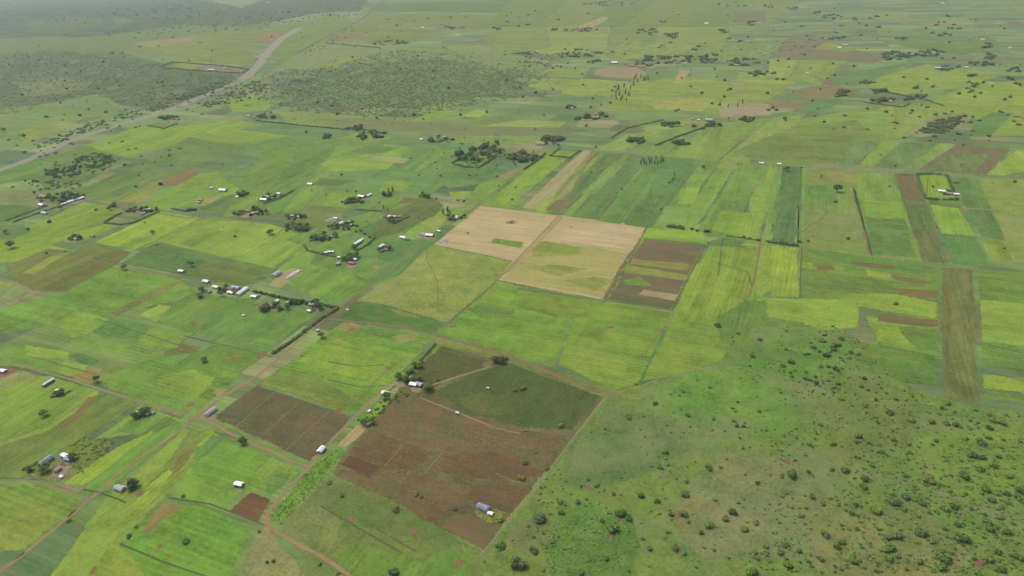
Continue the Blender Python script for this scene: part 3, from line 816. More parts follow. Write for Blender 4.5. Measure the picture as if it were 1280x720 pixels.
def patch(px, py, wpx, mat, name='bare_soil', ar=0.6, seed=0):
    r = random.Random(int(px * 13 + py)); c = G(px, py); w = wpx * mpp(px, py) / 2 * 1.0
    n = 18; k1, k2 = r.uniform(0, 6), r.uniform(0, 6)
    V = []; zp = sheet_z(c) + 0.05
    for i in range(n):
        a = 2 * math.pi * i / n; rad = w * (1 + 0.22 * math.sin(2 * a + k1) + 0.15 * math.sin(5 * a + k2) + r.uniform(-.12, .12))
        V.append((c.x + math.cos(a) * rad, c.y + math.sin(a) * rad * ar * 1.7, zp))
    V += [(c.x + (a - c.x) * .55, c.y + (b_ - c.y) * .55, zp) for a, b_, _ in V]
    me = bpy.data.meshes.new(name); me.from_pydata(V, [], [tuple(range(n, 2 * n))] + [(i, (i + 1) % n, n + (i + 1) % n, n + i) for i in range(n)]); me.update()
    at = me.attributes.new('edge', 'FLOAT', 'POINT'); at.data.foreach_set('value', [0.0] * n + [1.0] * n)
    return struct(name, me, mat)
for x, y, w in ((984, 578, 9), (847, 645, 10), (764, 672, 9), (776, 649, 10), (947, 644, 7), (440, 649, 11), (518, 665, 13), (574, 704, 15),
                (326, 445, 13), (440, 412, 12), (475, 391, 9), (486, 460, 9), (763, 409, 10), (742, 487, 7), (566, 408, 10), (1086, 446, 9),
                (200, 683, 9), (117, 713, 11), (96, 668, 7), (12, 611, 8), (8, 466, 26), (1028, 367, 8), (238, 506, 12), (211, 481, 7),
                (205, 298, 1), (212, 517, 6), (175, 617, 12), (832, 410, 7), (1203, 641, 8), (1095, 642, 14), (45, 433, 8), (292, 449, 7),
                (360, 468, 1), (354, 520, 6), (423, 515, 12), (848, 690, 10), (1225, 706, 16), (1160, 598, 16), (1047, 487, 9), (735, 610, 9)):
    if w > 2: patch(x, y, w, SOIL)
for x, y, w in ((84, 608, 12), (470, 334, 14), (420, 274, 22), (495, 271, 16), (55, 248, 12), (793, 85, 14), (648, 193, 12), (1190, 243, 10),
                (330, 384, 22), (395, 388, 16), (290, 362, 34), (178, 517, 20), (536, 297, 20), (600, 645, 8), (338, 249, 22), (315, 268, 34), (404, 299, 22), (428, 282, 30), (457, 249, 16), (182, 266, 14), (96, 300, 24), (655, 197, 22), (690, 178, 30), (218, 151, 26), (440, 331, 22), (480, 312, 14), (371, 273, 16), (92, 253, 24), (300, 246, 16), (545, 177, 14), (470, 174, 16), (1105, 128, 20), (83, 582, 20), (520, 487, 18), (345, 386, 22), (264, 521, 16), (402, 569, 10), (299, 613, 10), (76, 588, 34), (500, 480, 18)):
    patch(x, y, w, SOILP, ar=0.5)
ribbon('highway', '-40,222 0,213 40,198 85,177 120,165 150,156 207,140 250,122 287,107 308,96 320,85 335,65 350,50 366,40 374,35', (23, 44), HWY, z=0.5, label='wide graded dirt highway crossing the upper left')
ribbon('farm_track', '374,35 392,29 420,22 450,18', 9, ROAD_TAN, z=0.5)
ribbon('red_dirt_road', '-60,764 0,716 60,668 110,627 150,590 190,562 225,538 245,521 280,495 320,471 350,447 380,420 412,393', 3.1, ROAD_RED, z=0.5)
ribbon('dirt_road', '412,393 440,372 463,357 500,328 545,292 575,272 597,257 637,225 660,206 690,187', 3.0, ROAD_BRN, z=0.5)
ribbon('red_dirt_road', '460,735 400,695 360,673 338,660 332,650 337,638 360,610 387,583 400,565 420,545 440,525 470,495 487,478', 2.7, ROAD_RED, z=0.51)
ribbon('red_dirt_road', '245,521 262,528 300,548 340,565 372,580 387,582', 2.5, ROAD_RED, z=0.52)
ribbon('dirt_road', '412,398 440,402 500,408 545,419 600,435 650,450 700,472 745,488 770,492', (3.2, 3.8), ROAD_BRN, z=0.53)
ribbon('footpath', '770,492 800,483 840,467 900,458 930,460 960,472 1000,490', 1.6, ROAD_TAN, z=0.5)
ribbon('footpath', '553,412 600,372 622,350 665,305 700,268 742,188', (1.2, 2.6), ROAD_BRN, z=0.5)
ribbon('farm_track', '-20,447 30,458 90,475 150,495 200,509 240,521', 2.6, ROAD_TAN, z=0.5)
ribbon('farm_track', '-20,600 30,600 60,607 110,623', 1.8, ROAD_TAN, z=0.5)
ribbon('footpath', '110,623 60,670 0,712', 1.4, ROAD_TAN, z=0.5)
ribbon('dirt_road', '60,316 137,329 150,332 220,345 300,360 340,370', 2.6, ROAD_BRN, z=0.5)
ribbon('farm_track', '0,235 40,242 107,250 160,260 230,272 320,277 400,285', 3.0, ROAD_BRN, z=0.5)
ribbon('farm_track', '290,146 330,152 430,162 520,172 600,178 700,184', 3.0, ROAD_BRN, z=0.5)
ribbon('farm_track', '700,184 738,188 800,192 935,203 1000,208 1120,216 1180,219 1300,227', 4.0, ROAD_TAN, z=0.51)
ribbon('old_road', '372,67 400,50 430,36 455,22 470,8 490,-6', 14, soil_mat('worn_track', base((128, 134, 112), 440, 30), grass=0.4), z=0.5)
ribbon('farm_track', '770,190 820,180 860,166 890,158 925,143', 4, ROAD_BRN, z=0.5)
ribbon('farm_track', '730,160 745,140 760,122 775,104', 4, ROAD_TAN, z=0.5)
ribbon('farm_track', '998,309 1050,313 1110,321 1178,332 1300,350', 1.8, ROAD_BRN, z=0.5)
ribbon('footpath', '952,290 948,320 942,352 936,372', 2.4, ROAD_BRN, z=0.5)
ribbon('footpath', '1036,262 1027,274 1012,282 1003,290', 2.4, ROAD_BRN, z=0.5)
ribbon('footpath', '1080,288 1083,300 1086,318', 2.4, ROAD_BRN, z=0.5)
ribbon('footpath', '1078,396 1076,410 1074,420', 1.5, ROAD_BRN, z=0.5)
ribbon('footpath', '535,308 533,325 542,340 547,355 548,392', 1.3, ROAD_BRN, z=0.5)
ribbon('footpath', '541,481 575,470 615,458', 1.8, SOILP, z=0.5)
ribbon('footpath', '525,497 545,505 570,515 595,525 620,535 650,542', 1.3, SOILP, z=0.5)
ribbon('footpath', '757,496 720,543 702,567 672,606 640,645 618,674 600,695', 1.6, ROAD_TAN, z=0.5)
ribbon('field_edge_path', '343,490 316,515 288,540', 0.5, ROAD_TAN, z=0.5)
ribbon('field_edge_path', '374,503 345,530 318,553', 0.5, ROAD_TAN, z=0.5)
ribbon('field_edge_path', '412,514 380,542 352,568', 0.5, ROAD_TAN, z=0.5)
ribbon('field_edge_path', '504,556 480,584', 0.5, ROAD_TAN, z=0.5)
ribbon('field_edge_path', '552,567 530,592', 0.5, ROAD_TAN, z=0.5)
ribbon('field_edge_path', '620,592 640,601 668,608', 0.5, ROAD_TAN, z=0.5)
ribbon('footpath', '68,545 90,530 112,508', 1.6, SOIL, z=0.5)
ribbon('footpath', '450,500 462,485 484,462 510,445', 1.2, SOIL, z=0.5)
ribbon('footpath', '830,392 838,400 812,432 806,444', 1.1, ROAD_BRN, z=0.5)
ribbon('footpath', '994,565 1040,580 1075,590 1110,600 1150,608 1200,625 1240,640 1300,655', 2.2, soil_mat('dry_path', base((140, 132, 92)), grass=0.6, tint=base((118, 134, 66))), z=0.5)
# drainage lines and thin dark edges between fields
DARKL = soil_mat('ditch', base((92, 104, 60)), grass=0.5, tint=(0.05, 0.07, 0.025))
for s in ('150,680 210,705 262,722', '210,622 262,630 330,656', '170,330 240,345', '620,350 700,368 757,376', '757,376 800,382 842,389', '888,326 935,340 940,360',
          '1140,255 1165,300 1180,331', '1208,262 1262,266', '0,598 46,600', '424,398 500,412', '410,452 445,458 480,456', '410,475 450,484 484,482', '60,452 120,468', '620,352 560,404',
          '750,188 700,240 682,264', '840,388 882,306', '400,632 430,650 500,690', '470,660 520,690', '880,286 944,300', '903,298 898,345', '1002,310 1000,372', '400,240 340,300',
          '1160,222 1158,248', '1176,294 1222,297', '230,420 340,446', '1226,428 1280,442', '1226,462 1280,476', '120,398 200,424 240,436', '460,308 520,262'):
    ribbon('field_ditch', s, 1.3, DARKL, z=0.45)

# ------------------------------------------------------------------ plants
LEAF_DARK = foliage_mat('dark_foliage', (0.125, 0.190, 0.062))
LEAF_MID = foliage_mat('green_foliage', (0.138, 0.220, 0.060))
LEAF_BRIGHT = foliage_mat('bright_foliage', (0.145, 0.25, 0.05))
LEAF_OLIVE = foliage_mat('olive_foliage', (0.15, 0.19, 0.065))
LEAF_GREY = foliage_mat('grey_green_foliage', (0.135, 0.18, 0.085))
BARK = plain_mat('bark', (0.12, 0.085, 0.06), 0.9)
SCRUB = foliage_mat('scrub_foliage', (0.135, 0.190, 0.080))
TONE = {0: LEAF_DARK, 1: LEAF_MID, 2: LEAF_BRIGHT, 3: LEAF_OLIVE, 4: LEAF_GREY}
TONEW = {0: 'dark green', 1: 'mid green', 2: 'bright green', 3: 'olive', 4: 'grey-green'}

def leaf_cloud(r, lumps, nleaf, size, core=0.72, zmin=0.0):
    """lumps: list of (centre, radii). Leaf-clump quads over every lump, with a rough core inside."""
    V, F = [], []
    lr = np.random.default_rng(r.randrange(1 << 30))
    tot = sum(l[1][0] * l[1][1] + l[1][2] * l[1][0] for l in lumps)
    for (c, rad) in lumps:
        n = max(6, int(nleaf * (rad[0] * rad[1] + rad[2] * rad[0]) / tot))
        d = lr.normal(size=(n, 3)); d /= np.linalg.norm(d, axis=1)[:, None]
        rr_ = lr.uniform(0.72, 1.12, n)[:, None]
        P = np.array(c) + d * rr_ * np.array(rad)
        P[:, 2] = np.maximum(P[:, 2], zmin + 0.01)
        nrm = d + lr.normal(scale=0.45, size=(n, 3)); nrm /= np.linalg.norm(nrm, axis=1)[:, None]
        t = np.cross(nrm, lr.normal(size=(n, 3))); t /= np.linalg.norm(t, axis=1)[:, None]
        b = np.cross(nrm, t); s = (size * lr.uniform(0.6, 1.4, n))[:, None]
        for k in range(n):
            i = len(V); a, e = t[k] * s[k], b[k] * s[k] * 0.8
            V += [P[k] - a - e, P[k] + a - e * 0.6, P[k] + a * 0.8 + e, P[k] - a * 0.9 + e * 1.1]; F.append((i, i + 1, i + 2, i + 3))
        # core: a coarse rounded cage
        i = len(V); nu, nv = 8, 4
        for iv in range(nv + 1):
            ph = -math.pi / 2 + math.pi * iv / nv
            for iu in range(nu):
                a = 2 * math.pi * (iu + 0.5 * (iv % 2)) / nu; k = core * lr.uniform(0.8, 1.15)
                z = c[2] + math.sin(ph) * rad[2] * k
                V.append(np.array((c[0] + math.cos(ph) * math.cos(a) * rad[0] * k, c[1] + math.cos(ph) * math.sin(a) * rad[1] * k, max(z, zmin))))
        for iv in range(nv):
            for iu in range(nu):
                F.append((i + iv * nu + iu, i + iv * nu + (iu + 1) % nu, i + (iv + 1) * nu + (iu + 1) % nu, i + (iv + 1) * nu + iu))
    return np.array(V), np.array(F)

def tube(P0, P1, ra, rb, n=6):
    d = (Vector(P1) - Vector(P0)).normalized(); a = d.orthogonal().normalized(); b = d.cross(a)
    V = []
    for P_, r_ in ((P0, ra), (P1, rb)):
        for i in range(n):
            an = 2 * math.pi * i / n; V.append(tuple(Vector(P_) + a * math.cos(an) * r_ + b * math.sin(an) * r_))
    return V, [(i, (i + 1) % n, n + (i + 1) % n, n + i) for i in range(n)]

def trunk_mesh(name, h, rad, limbs, r):
    V, F = tube((0, 0, -0.03), (r.uniform(-.02, .02), r.uniform(-.02, .02), h), rad, rad * 0.6)
    for (x, y, z) in limbs:
        v, f = tube((0, 0, h * 0.85), (x, y, z), rad * 0.55, rad * 0.2); o_ = len(V); V += v; F += [tuple(o_ + i for i in q_) for q_ in f]
    return mesh_np(name, V, F)

TREEV, SHRUBV, TALLV = [], [], []
for s in range(7):
    r = random.Random(100 + s); lumps = []
    for k in range(6):
        a = k * 1.05 + r.uniform(-.4, .4); d = r.uniform(0.16, 0.30); q_ = r.uniform(0.17, 0.26)
        lumps.append(((math.cos(a) * d, math.sin(a) * d, r.uniform(0.42, 0.62)), (q_, q_, q_ * 0.8)))
    lumps.append(((r.uniform(-.05, .05), r.uniform(-.05, .05), 0.68), (0.22, 0.22, 0.17)))
    cv, cf = leaf_cloud(r, lumps, 300, 0.055)
    TREEV.append((mesh_np('tree_crown', cv, cf), trunk_mesh('tree_trunk', 0.42, 0.03, [l[0] for l in lumps[:4]], r), cv, cf))
for s in range(8):
    r = random.Random(200 + s); lumps = []
    for k in range(4 + s % 3):
        a = k * 1.3 + r.uniform(-.5, .5); d = r.uniform(0.08, 0.27); q_ = r.uniform(0.16, 0.28)
        lumps.append(((math.cos(a) * d, math.sin(a) * d, r.uniform(0.12, 0.26)), (q_, q_, q_ * 0.75)))
    cv, cf = leaf_cloud(r, lumps, 260, 0.05, core=0.8)
    SHRUBV.append((mesh_np('shrub', cv, cf), cv, cf))
for s in range(4):
    r = random.Random(300 + s); lumps = []
    for k in range(6):
        q_ = 0.2 * (1.1 - k * 0.10); lumps.append(((r.uniform(-.04, .04), r.uniform(-.04, .04), 0.25 + k * 0.13), (q_, q_, 0.11)))
    cv, cf = leaf_cloud(r, lumps, 200, 0.035)
    TALLV.append((mesh_np('tall_crown', cv, cf), trunk_mesh('tall_trunk', 0.5, 0.016, [(0.03, 0, 0.8)], r), cv, cf))
# small copies of the same shapes for the merged masses
def lowpoly(s, tall=False, flat=0.8):
    r = random.Random(400 + s); lumps = []
    if tall:
        for k in range(3): lumps.append(((r.uniform(-.03, .03), r.uniform(-.03, .03), 0.3 + k * 0.25), (0.12 - k * 0.02, 0.12 - k * 0.02, 0.2)))
    else:
        for k in range(3):
            a = k * 2.1 + r.uniform(-.6, .6); q_ = r.uniform(0.22, 0.32); lumps.append(((math.cos(a) * 0.2, math.sin(a) * 0.2, q_ * flat), (q_, q_, q_ * flat)))
    return leaf_cloud(r, lumps, 30, 0.10, core=0.9)
LOWV = [lowpoly(s) for s in range(5)]; LOWT = [lowpoly(s + 9, True) for s in range(2)]
def merged(name, items, mat, label, shapes):
    """items: (x, y, size, rotation, height factor)"""
    VV, FF, off = [], [], 0; r = random.Random(len(items))
    for it in items:
        v, f = shapes[r.randrange(len(shapes))]; ca_, sa_ = math.cos(it[3]), math.sin(it[3])
        w = v * it[2]; x = w[:, 0] * ca_ - w[:, 1] * sa_ + it[0]; y = w[:, 0] * sa_ + w[:, 1] * ca_ + it[1]
        VV.append(np.stack((x, y, w[:, 2] * it[4]), 1)); FF.append(f + off); off += len(v)
    me = mesh_np(name, np.concatenate(VV), np.concatenate(FF)); me.materials.append(mat)
    o = link(bpy.data.objects.new(name, me)); o['kind'] = 'stuff'
    if label: o['label'] = label; o['category'] = 'vegetation'
    return o

# places that labels refer to
PLACES = [l.strip().split('|') for l in '''
8,468|on the red soil at the left edge
62,480|beside the long white shed below the track
74,491|around the hedged grey hut below the track
180,517|around the hut north of the red road junction
66,582|around the blue-roofed house in the weedy garden
155,610|around the grey hut beside the lower red road
299,610|around the white hut above the ploughed plot
264,520|around the shed at the red road junction
402,567|around the hut at the dark farm's corner
462,515|around the tiny hut on the roadside verge
483,495|around the small white hut above the verge
522,485|around the long white farmhouse with trees
625,452|in the clump on the farm's top edge
605,640|around the blue-roofed shed in the brown farm
655,487|in the dark green part of the farm
510,625|in the lower brown farm
662,590|in the right of the brown farm
500,690|in the weedy field below the brown farm
400,620|on the bright green roadside verge
335,690|in the tan pasture inside the road bend
230,650|in the green fields above the tan pasture
60,660|in the green field at the lower left
304,552|beside the dark square farm's lower track
55,519|in the fields left of the hedged grey hut
122,476|by the track below the dry stalks
256,451|in the green field above the track
402,420|in the bright field between the red roads
435,388|at the bend of the red road
392,385|around the hedged house at the road corner
345,383|around the rusty-roofed homestead
318,372|around the white house left of the rusty homestead
300,367|around the long white shed of the farmyard
265,362|around the left huts of the farmyard
258,390|below the farmyard
230,338|around the lone hut above the farmyard
346,346|around the grey shed beside the foundation
156,335|at the corner of the dark fallow field
15,308|in the bright field at the left edge
62,277|in the bright field below the left homestead
80,250|around the big wooded homestead at the left
55,266|around the pale blue roof at the left
175,264|around the hedged grey homestead
142,262|by the grey bushes left of the hedged homestead
95,299|around the little village of brown huts
191,291|in the bright yellow-green field
201,230|beside the brown ploughed strip
262,234|around the two small white huts
302,244|around the village right of the white huts
342,247|around the dark-hedged white homestead
315,267|around the dark-treed brown homestead
250,250|by the short hedge above the left track
372,272|around the small homestead above the round grove
372,286|in the round dark grove
418,276|around the pink-earth homestead
405,297|around the wooded homestead below the pink earth
338,292|in the field left of the round grove
410,317|around the pair of white huts
445,328|around the red-brown yard
447,306|around the long white shed with a hedge
388,231|around the lone hut in the middle left
452,249|around the homestead with two white roofs
486,243|in the small tree plot with tall trees
481,262|around the walled white-roofed homestead
495,272|around the walled homestead with a brown yard
480,309|around the dark walled yard
505,298|around the small white house with an orange yard
536,295|around the stony yard beside the road
568,270|around the house at the wheat field's corner
535,245|in the bush row above the fallow field
240,332|in the dark green field
578,200|in the wooded compound's left part
592,193|in the wooded compound's middle
604,200|in the wooded compound's lower part
618,188|in the wooded compound's right part
645,195|left of the red-roofed homestead
655,200|below the red roofs
668,193|right of the red-roofed homestead
692,177|around the homestead at the crossroads
705,193|around the small hedged paddock
720,240|in the green strips above the wheat
777,236|in the dark green strips
814,200|in the grove of slim trees
840,220|in the line of slim trees right of the grove
855,286|in the tree row below the hatched plot
940,302|in the tree row's right end
879,212|in the pale strips beyond the hatched plot
952,205|around the white hut by the upper track
979,208|around the small hut on the dark strip
1044,240|in the pale dry columns right
1190,243|around the white house in the hedged paddock
1165,228|in the bright hedged paddock
1260,227|at the upper track's right end
68,216|in the left woods below the highway
84,210|in the upper woods below the highway
92,218|in the right woods below the highway
120,203|in the light woods below the highway
38,228|in the bushes at the left edge
217,150|around the rusty village by the highway
325,148|at the homestead near the highway
465,170|around the wooded homestead on the middle track
412,170|in the tree clump left of the middle homestead
545,175|around the small hedged homestead on the track
270,88|around the turquoise-roofed walled compound
487,54|around the pink roof above the bush land
574,42|around the far white hut by dark trees
655,67|around the far village left
722,66|around the long far village
790,80|around the far village with red earth
860,75|around the far village's dark right half
925,78|in the far wooded right part
945,92|around the huts at the far track
780,115|in the pale grove of slim trees
712,136|around the grey hut below the grove
745,145|around the dark hut cluster
798,176|around the brown hut cluster
850,178|around the hedged round plot
840,156|by the red soil patch
885,150|around the grey shed by the diagonal hedge
940,150|in the tree row right of the grey shed
950,58|around the far white huts
1120,70|in the big dark wood
1165,68|in the long dark wood
1180,86|around the pale blue-roofed house
1237,70|in the clump near the far white dome
1234,57|around the far white dome
1085,103|around the small hut below the wood
1055,117|in the dark clump beside orange fields
1105,126|around the hedged far compound
1272,147|around the red roof at the right edge
1175,155|in the olive wood at the right
1175,44|in the far clumps at upper right
1050,58|around the far hut pair
1042,20|in the far tree lines at the top
805,40|in the far tree lines above the village
760,5|in the tree belt at the top edge
970,100|by the far tracks
'''.strip().split('\n')]
PLACES = [(tuple(float(a) for a in xy.split(',')), ph) for xy, ph in PLACES]
def place(x, y):
    return min(PLACES, key=lambda p_: math.hypot(p_[0][0] - x, (p_[0][1] - y) * 1.8))[1]
PASTURE = [l.strip().split('|') for l in '''
989,591|beside the round shrub under red soil
1017,687|around the grey rock
984,570|above the red soil at the pasture's middle
1030,425|in the dense thicket patch
1035,460|below the dense thicket patch
980,455|left of the thicket patch
945,430|by the green field's edge
1015,476|on the slope under the thicket
1070,442|right of the thicket patch
1080,475|between thicket and long strip
1112,512|in the middle of the slope
1045,500|below the paired slope shrubs
1119,379|in the strips above the pasture
1180,508|at the foot of the long strip
1240,525|at the right end of the slope
890,490|below the curving footpath
915,515|in the green hollow
800,500|at the farm's far corner
790,530|in the grey weeds by the farm
831,562|around the yellow-green shrub
890,583|around the twin green shrubs
745,600|near the farm's right edge
690,585|along the farm border
856,615|around the grey bush
810,622|around the dark round bush
855,643|around the red soil scar
775,655|in the spiny thicket near the red soil
912,643|around the paired dark shrubs
885,662|right of the red soil scar
938,660|around the small green tufts
675,645|around the large grey-green bush
650,700|around the huge grey bush
720,690|in the bright leafy weeds
757,698|in the dark low bushes at the bottom
939,712|at the bottom middle
1000,640|left of the dense bushes
1060,590|along the dry path's start
1085,570|in the open grass beyond the dry path
1080,605|below the dry path's start
1094,640|around the bright bush on bare soil
1122,628|in the grey-green cluster
1110,690|around the lower green pair
1070,700|around the lone bright round bush
1035,675|in the dark trio
980,695|at the bottom left of the rock
1152,627|around the small bush under the path
1150,664|around the long dark bush
1180,640|around the bright bush by the path
1200,668|around the spreading dark bush
1180,700|in the large lower cluster
1240,655|around the glossy green pair
1240,695|in the lower right cluster
1265,630|along the right edge bushes
1235,612|in the right upper bushes
1220,567|around the dark pair far right
1250,565|at the far right of the slope
1160,600|around the brown-soil bush
1150,560|in the open grass right
1190,590|in the scattered tufts right
1270,690|at the lower right corner
'''.strip().split('\n')]
PASTURE = [(tuple(float(a) for a in xy.split(',')), ph) for xy, ph in PASTURE]
def pplace(x, y):
    return min(PASTURE, key=lambda p_: math.hypot(p_[0][0] - x, (p_[0][1] - y) * 1.6))[1]

ORD = ['leftmost', 'second from left', 'third from left', 'fourth from left', 'fifth from left', 'sixth from left', 'seventh from left', 'eighth from left', 'ninth from left', 'tenth from left',
       'eleventh from left', 'twelfth from left', 'thirteenth from left', 'fourteenth from left', 'fifteenth from left', 'sixteenth from left', 'seventeenth from left', 'eighteenth from left', 'nineteenth from left', 'twentieth from left']
pending = []        # (object, label, x): made unique at the end
def put_label(o, label, cat, x, group=None):
    o['category'] = cat; pending.append((o, label, x))
    if group: o['group'] = group
def settle_labels():
    by = {}
    for o, l, x in pending: by.setdefault(l, []).append((x, o))
    for l, L in by.items():
        L.sort(key=lambda t: t[0])
        for k, (x, o) in enumerate(L):
            o['label'] = l if len(L) == 1 else l + ', ' + (ORD[k] if k < len(ORD) else 'in the right part')

# shrubs and bushes: x, y, width in photograph pixels, tone
SH = '''989,591,20,0 1011,589,8,0 1015,620,11,0 1002,644,9,1 1040,586,9,1 1056,587,15,0 1081,598,12,0 1079,607,13,1 1032,667,16,0 1045,682,13,1 1052,677,12,0
981,679,14,1 976,690,12,1 985,705,15,1 999,688,10,4 1025,697,12,0 1065,700,16,2 1072,661,8,0 1094,636,20,2 1064,641,9,0 1117,625,22,0 1132,620,13,4 1130,636,10,1
1110,684,20,1 1111,696,17,2 1120,669,18,0 1110,671,12,4 1152,664,20,0 1152,627,16,1 1165,676,11,1 1147,700,14,1 1180,634,15,2 1171,639,10,2 1192,631,15,0
1196,655,11,4 1201,670,22,0 1180,695,26,1 1176,707,17,1 1256,662,17,2 1237,659,16,1 1232,650,17,0 1246,687,15,0 1236,697,16,1 1249,709,16,3 1221,714,16,1
1266,692,15,1 1276,697,13,0 1160,600,17,0 1172,604,12,0 1131,594,10,0 1239,624,13,4 1259,627,10,0 1252,634,9,0 1232,610,15,1 1215,567,18,0 1226,571,12,0 1246,569,11,0
1227,551,17,1 1235,546,10,0 1242,581,12,1 1259,594,13,1 1252,559,7,0 1276,612,15,1 1277,625,14,1 1270,619,12,0 1258,615,12,0 1205,594,16,1 1225,585,13,1 1170,550,9,0
1165,555,7,0 1117,549,9,0 1090,555,5,0 1042,555,10,1 1072,544,14,0 1011,555,8,1 1074,572,5,0 1090,581,10,0 1070,552,8,1 1101,564,10,1
831,562,13,2 886,584,13,2 900,583,8,1 801,619,12,0 821,625,11,1 746,606,9,2 856,617,14,4 916,639,15,0 907,647,12,4 855,641,16,0 860,652,8,1 839,643,9,1 931,661,12,1
945,653,11,4 886,655,15,2 876,665,10,0 835,664,9,1 775,641,18,0 765,660,22,1 786,647,12,0 675,645,24,4 701,640,12,1 700,627,10,4 722,627,9,0 648,703,27,4 668,687,16,0
757,696,12,0 726,715,12,1 946,603,9,1 939,714,22,2 957,682,10,1 944,690,9,1 825,584,9,2 684,585,11,0 657,577,12,3 652,597,11,3 670,565,6,1 844,684,14,4 812,685,10,4
495,636,12,3 520,617,10,3 527,620,9,3 569,635,10,3 492,714,17,4 626,680,16,2 626,649,10,2 334,702,7,1 342,701,7,1 422,716,8,1 400,704,9,2 412,603,9,2 427,619,8,3 324,664,6,1
232,675,13,1 229,620,7,1 37,588,8,0 161,670,9,1 170,657,9,1 87,650,8,1 940,444,9,0 950,424,8,4 915,421,4,0 887,484,6,0 922,502,5,4 916,510,6,0 949,514,8,0 892,524,6,0 921,532,7,0
929,532,7,0 859,518,9,4 795,480,6,0 819,504,9,1 785,520,13,0 654,484,13,3 644,487,9,3 701,532,9,3 897,406,12,4 1030,418,8,0 1027,425,11,0 1051,423,9,0 1041,431,13,1 1049,431,8,0
1041,436,11,0 1033,443,13,0 1017,434,8,0 1013,428,6,0 1024,439,7,0 1063,440,7,0 1072,442,8,0 988,451,13,0 979,456,10,0 989,470,7,0 988,465,7,0 1007,464,7,0 1026,457,9,0 1035,458,8,0
1045,461,11,0 1007,473,8,0 1012,474,8,0 1020,478,10,0 1047,479,8,0 1043,483,7,0 1041,470,6,1 1080,472,9,0 1077,482,8,0 1054,451,5,0 1095,490,5,0 1005,443,5,0 1010,442,7,4 982,413,4,0
1051,498,9,0 1082,508,6,0 1094,499,7,0 1119,498,9,4 1112,514,14,0 1094,521,5,0 1139,525,11,1 1145,500,7,1 1164,526,11,0 1184,504,9,2 1176,510,6,0 1174,517,6,0 1184,529,11,0 1194,530,10,0
1220,512,7,0 1236,517,9,0 1240,525,11,1 1252,527,14,1 1236,534,11,0 1222,534,7,0 1025,530,8,0 1042,490,5,0 1029,492,5,0 1119,379,8,0'''
shrubs = [tuple(float(a) for a in t.split(',')) for t in SH.split()]
r = random.Random(77)
def pasture_ok(x, y):
    if y < 405 or y > 716: return False
    left = 757 - (y - 495) * 0.79 if y > 495 else 900 - (y - 405) * 0.8
    if x < left + 8: return False
    if y < 500 and x > 1090 + (y - 440) * 1.2: return False
    if x > 1168 and y < 508 + (x - 1168) * 0.05: return False
    return x < 1279
small = []
while len(small) < 3400:
    x, y = r.uniform(600, 1279), r.uniform(405, 716)
    if not pasture_ok(x, y): continue
    dens = 0.18 + 0.55 * max(0, (x - 900) / 380) + (0.45 if 970 < x < 1075 and y < 500 else 0) + (0.3 if 670 < x < 800 and y > 590 else 0)
    dens *= 0.35 + 0.65 * (math.sin(x / 37 + 3 * math.sin(y / 41)) * math.sin(y / 23 + 2 * math.sin(x / 53)) > 0.0)
    if r.random() > dens * (1.0 if x > 950 or r.random() < .6 else 0): continue
    s_ = min(9, r.lognormvariate(0.9, 0.45)) * (0.6 + 0.5 * (y - 400) / 300)
    small.append((x, y, s_, r.choice((0, 0, 1, 1, 4, 2 if y > 560 else 0))))
small.sort(key=lambda t: -t[2])
n_ind = 290 - len(shrubs)
shrubs += small[:n_ind]
seen = set()
for k, (x, y, w, t) in enumerate(shrubs):
    s_ = w * mpp(x, y) * 1.0; g = G(x, y + w * 0.16)
    base_me = SHRUBV[k % 8][0]; key = (k % 8, int(t))
    mkey = 'shrub_%s' % TONEW[int(t)].replace(' ', '_') + '_%d' % (k % 8)
    me = bpy.data.meshes.get(mkey)
    if me is None:
        me = base_me.copy(); me.name = mkey; me.materials.clear(); me.materials.append(TONE[int(t)])
    o = link(bpy.data.objects.new('shrub', me)); o.location = (g.x, g.y, 0)
    o.scale = (s_ * r.uniform(.9, 1.1), s_ * r.uniform(.8, 1.05), s_ * r.uniform(.8, 1.05)); o.rotation_euler = (0, 0, r.uniform(0, 6.28))
    inp = pasture_ok(x, y) or y > 400 and x > 760
    sz = 'tiny' if w < 5 else 'small' if w < 9 else 'medium' if w < 14 else 'large'
    put_label(o, '%s %s bush %s' % (sz, TONEW[int(t)], pplace(x, y) if inp else place(x, y)), 'bush', x, 'bushes scattered over the rough pasture' if inp else 'bushes in the fields')
for tt, lab in ((0, 'dark'), (1, 'green'), (4, 'grey-green'), (2, 'bright')):
    it = []
    for (x, y, w, t) in small[n_ind:]:
        if t != tt: continue
        g = G(x, y); it.append((g.x, g.y, w * mpp(x, y) * 1.1, r.uniform(0, 6.28), 0.75))
    merged('low_undergrowth', it, TONE[tt], 'small %s tufts and low bushes strewn over the rough pasture' % lab, LOWV)
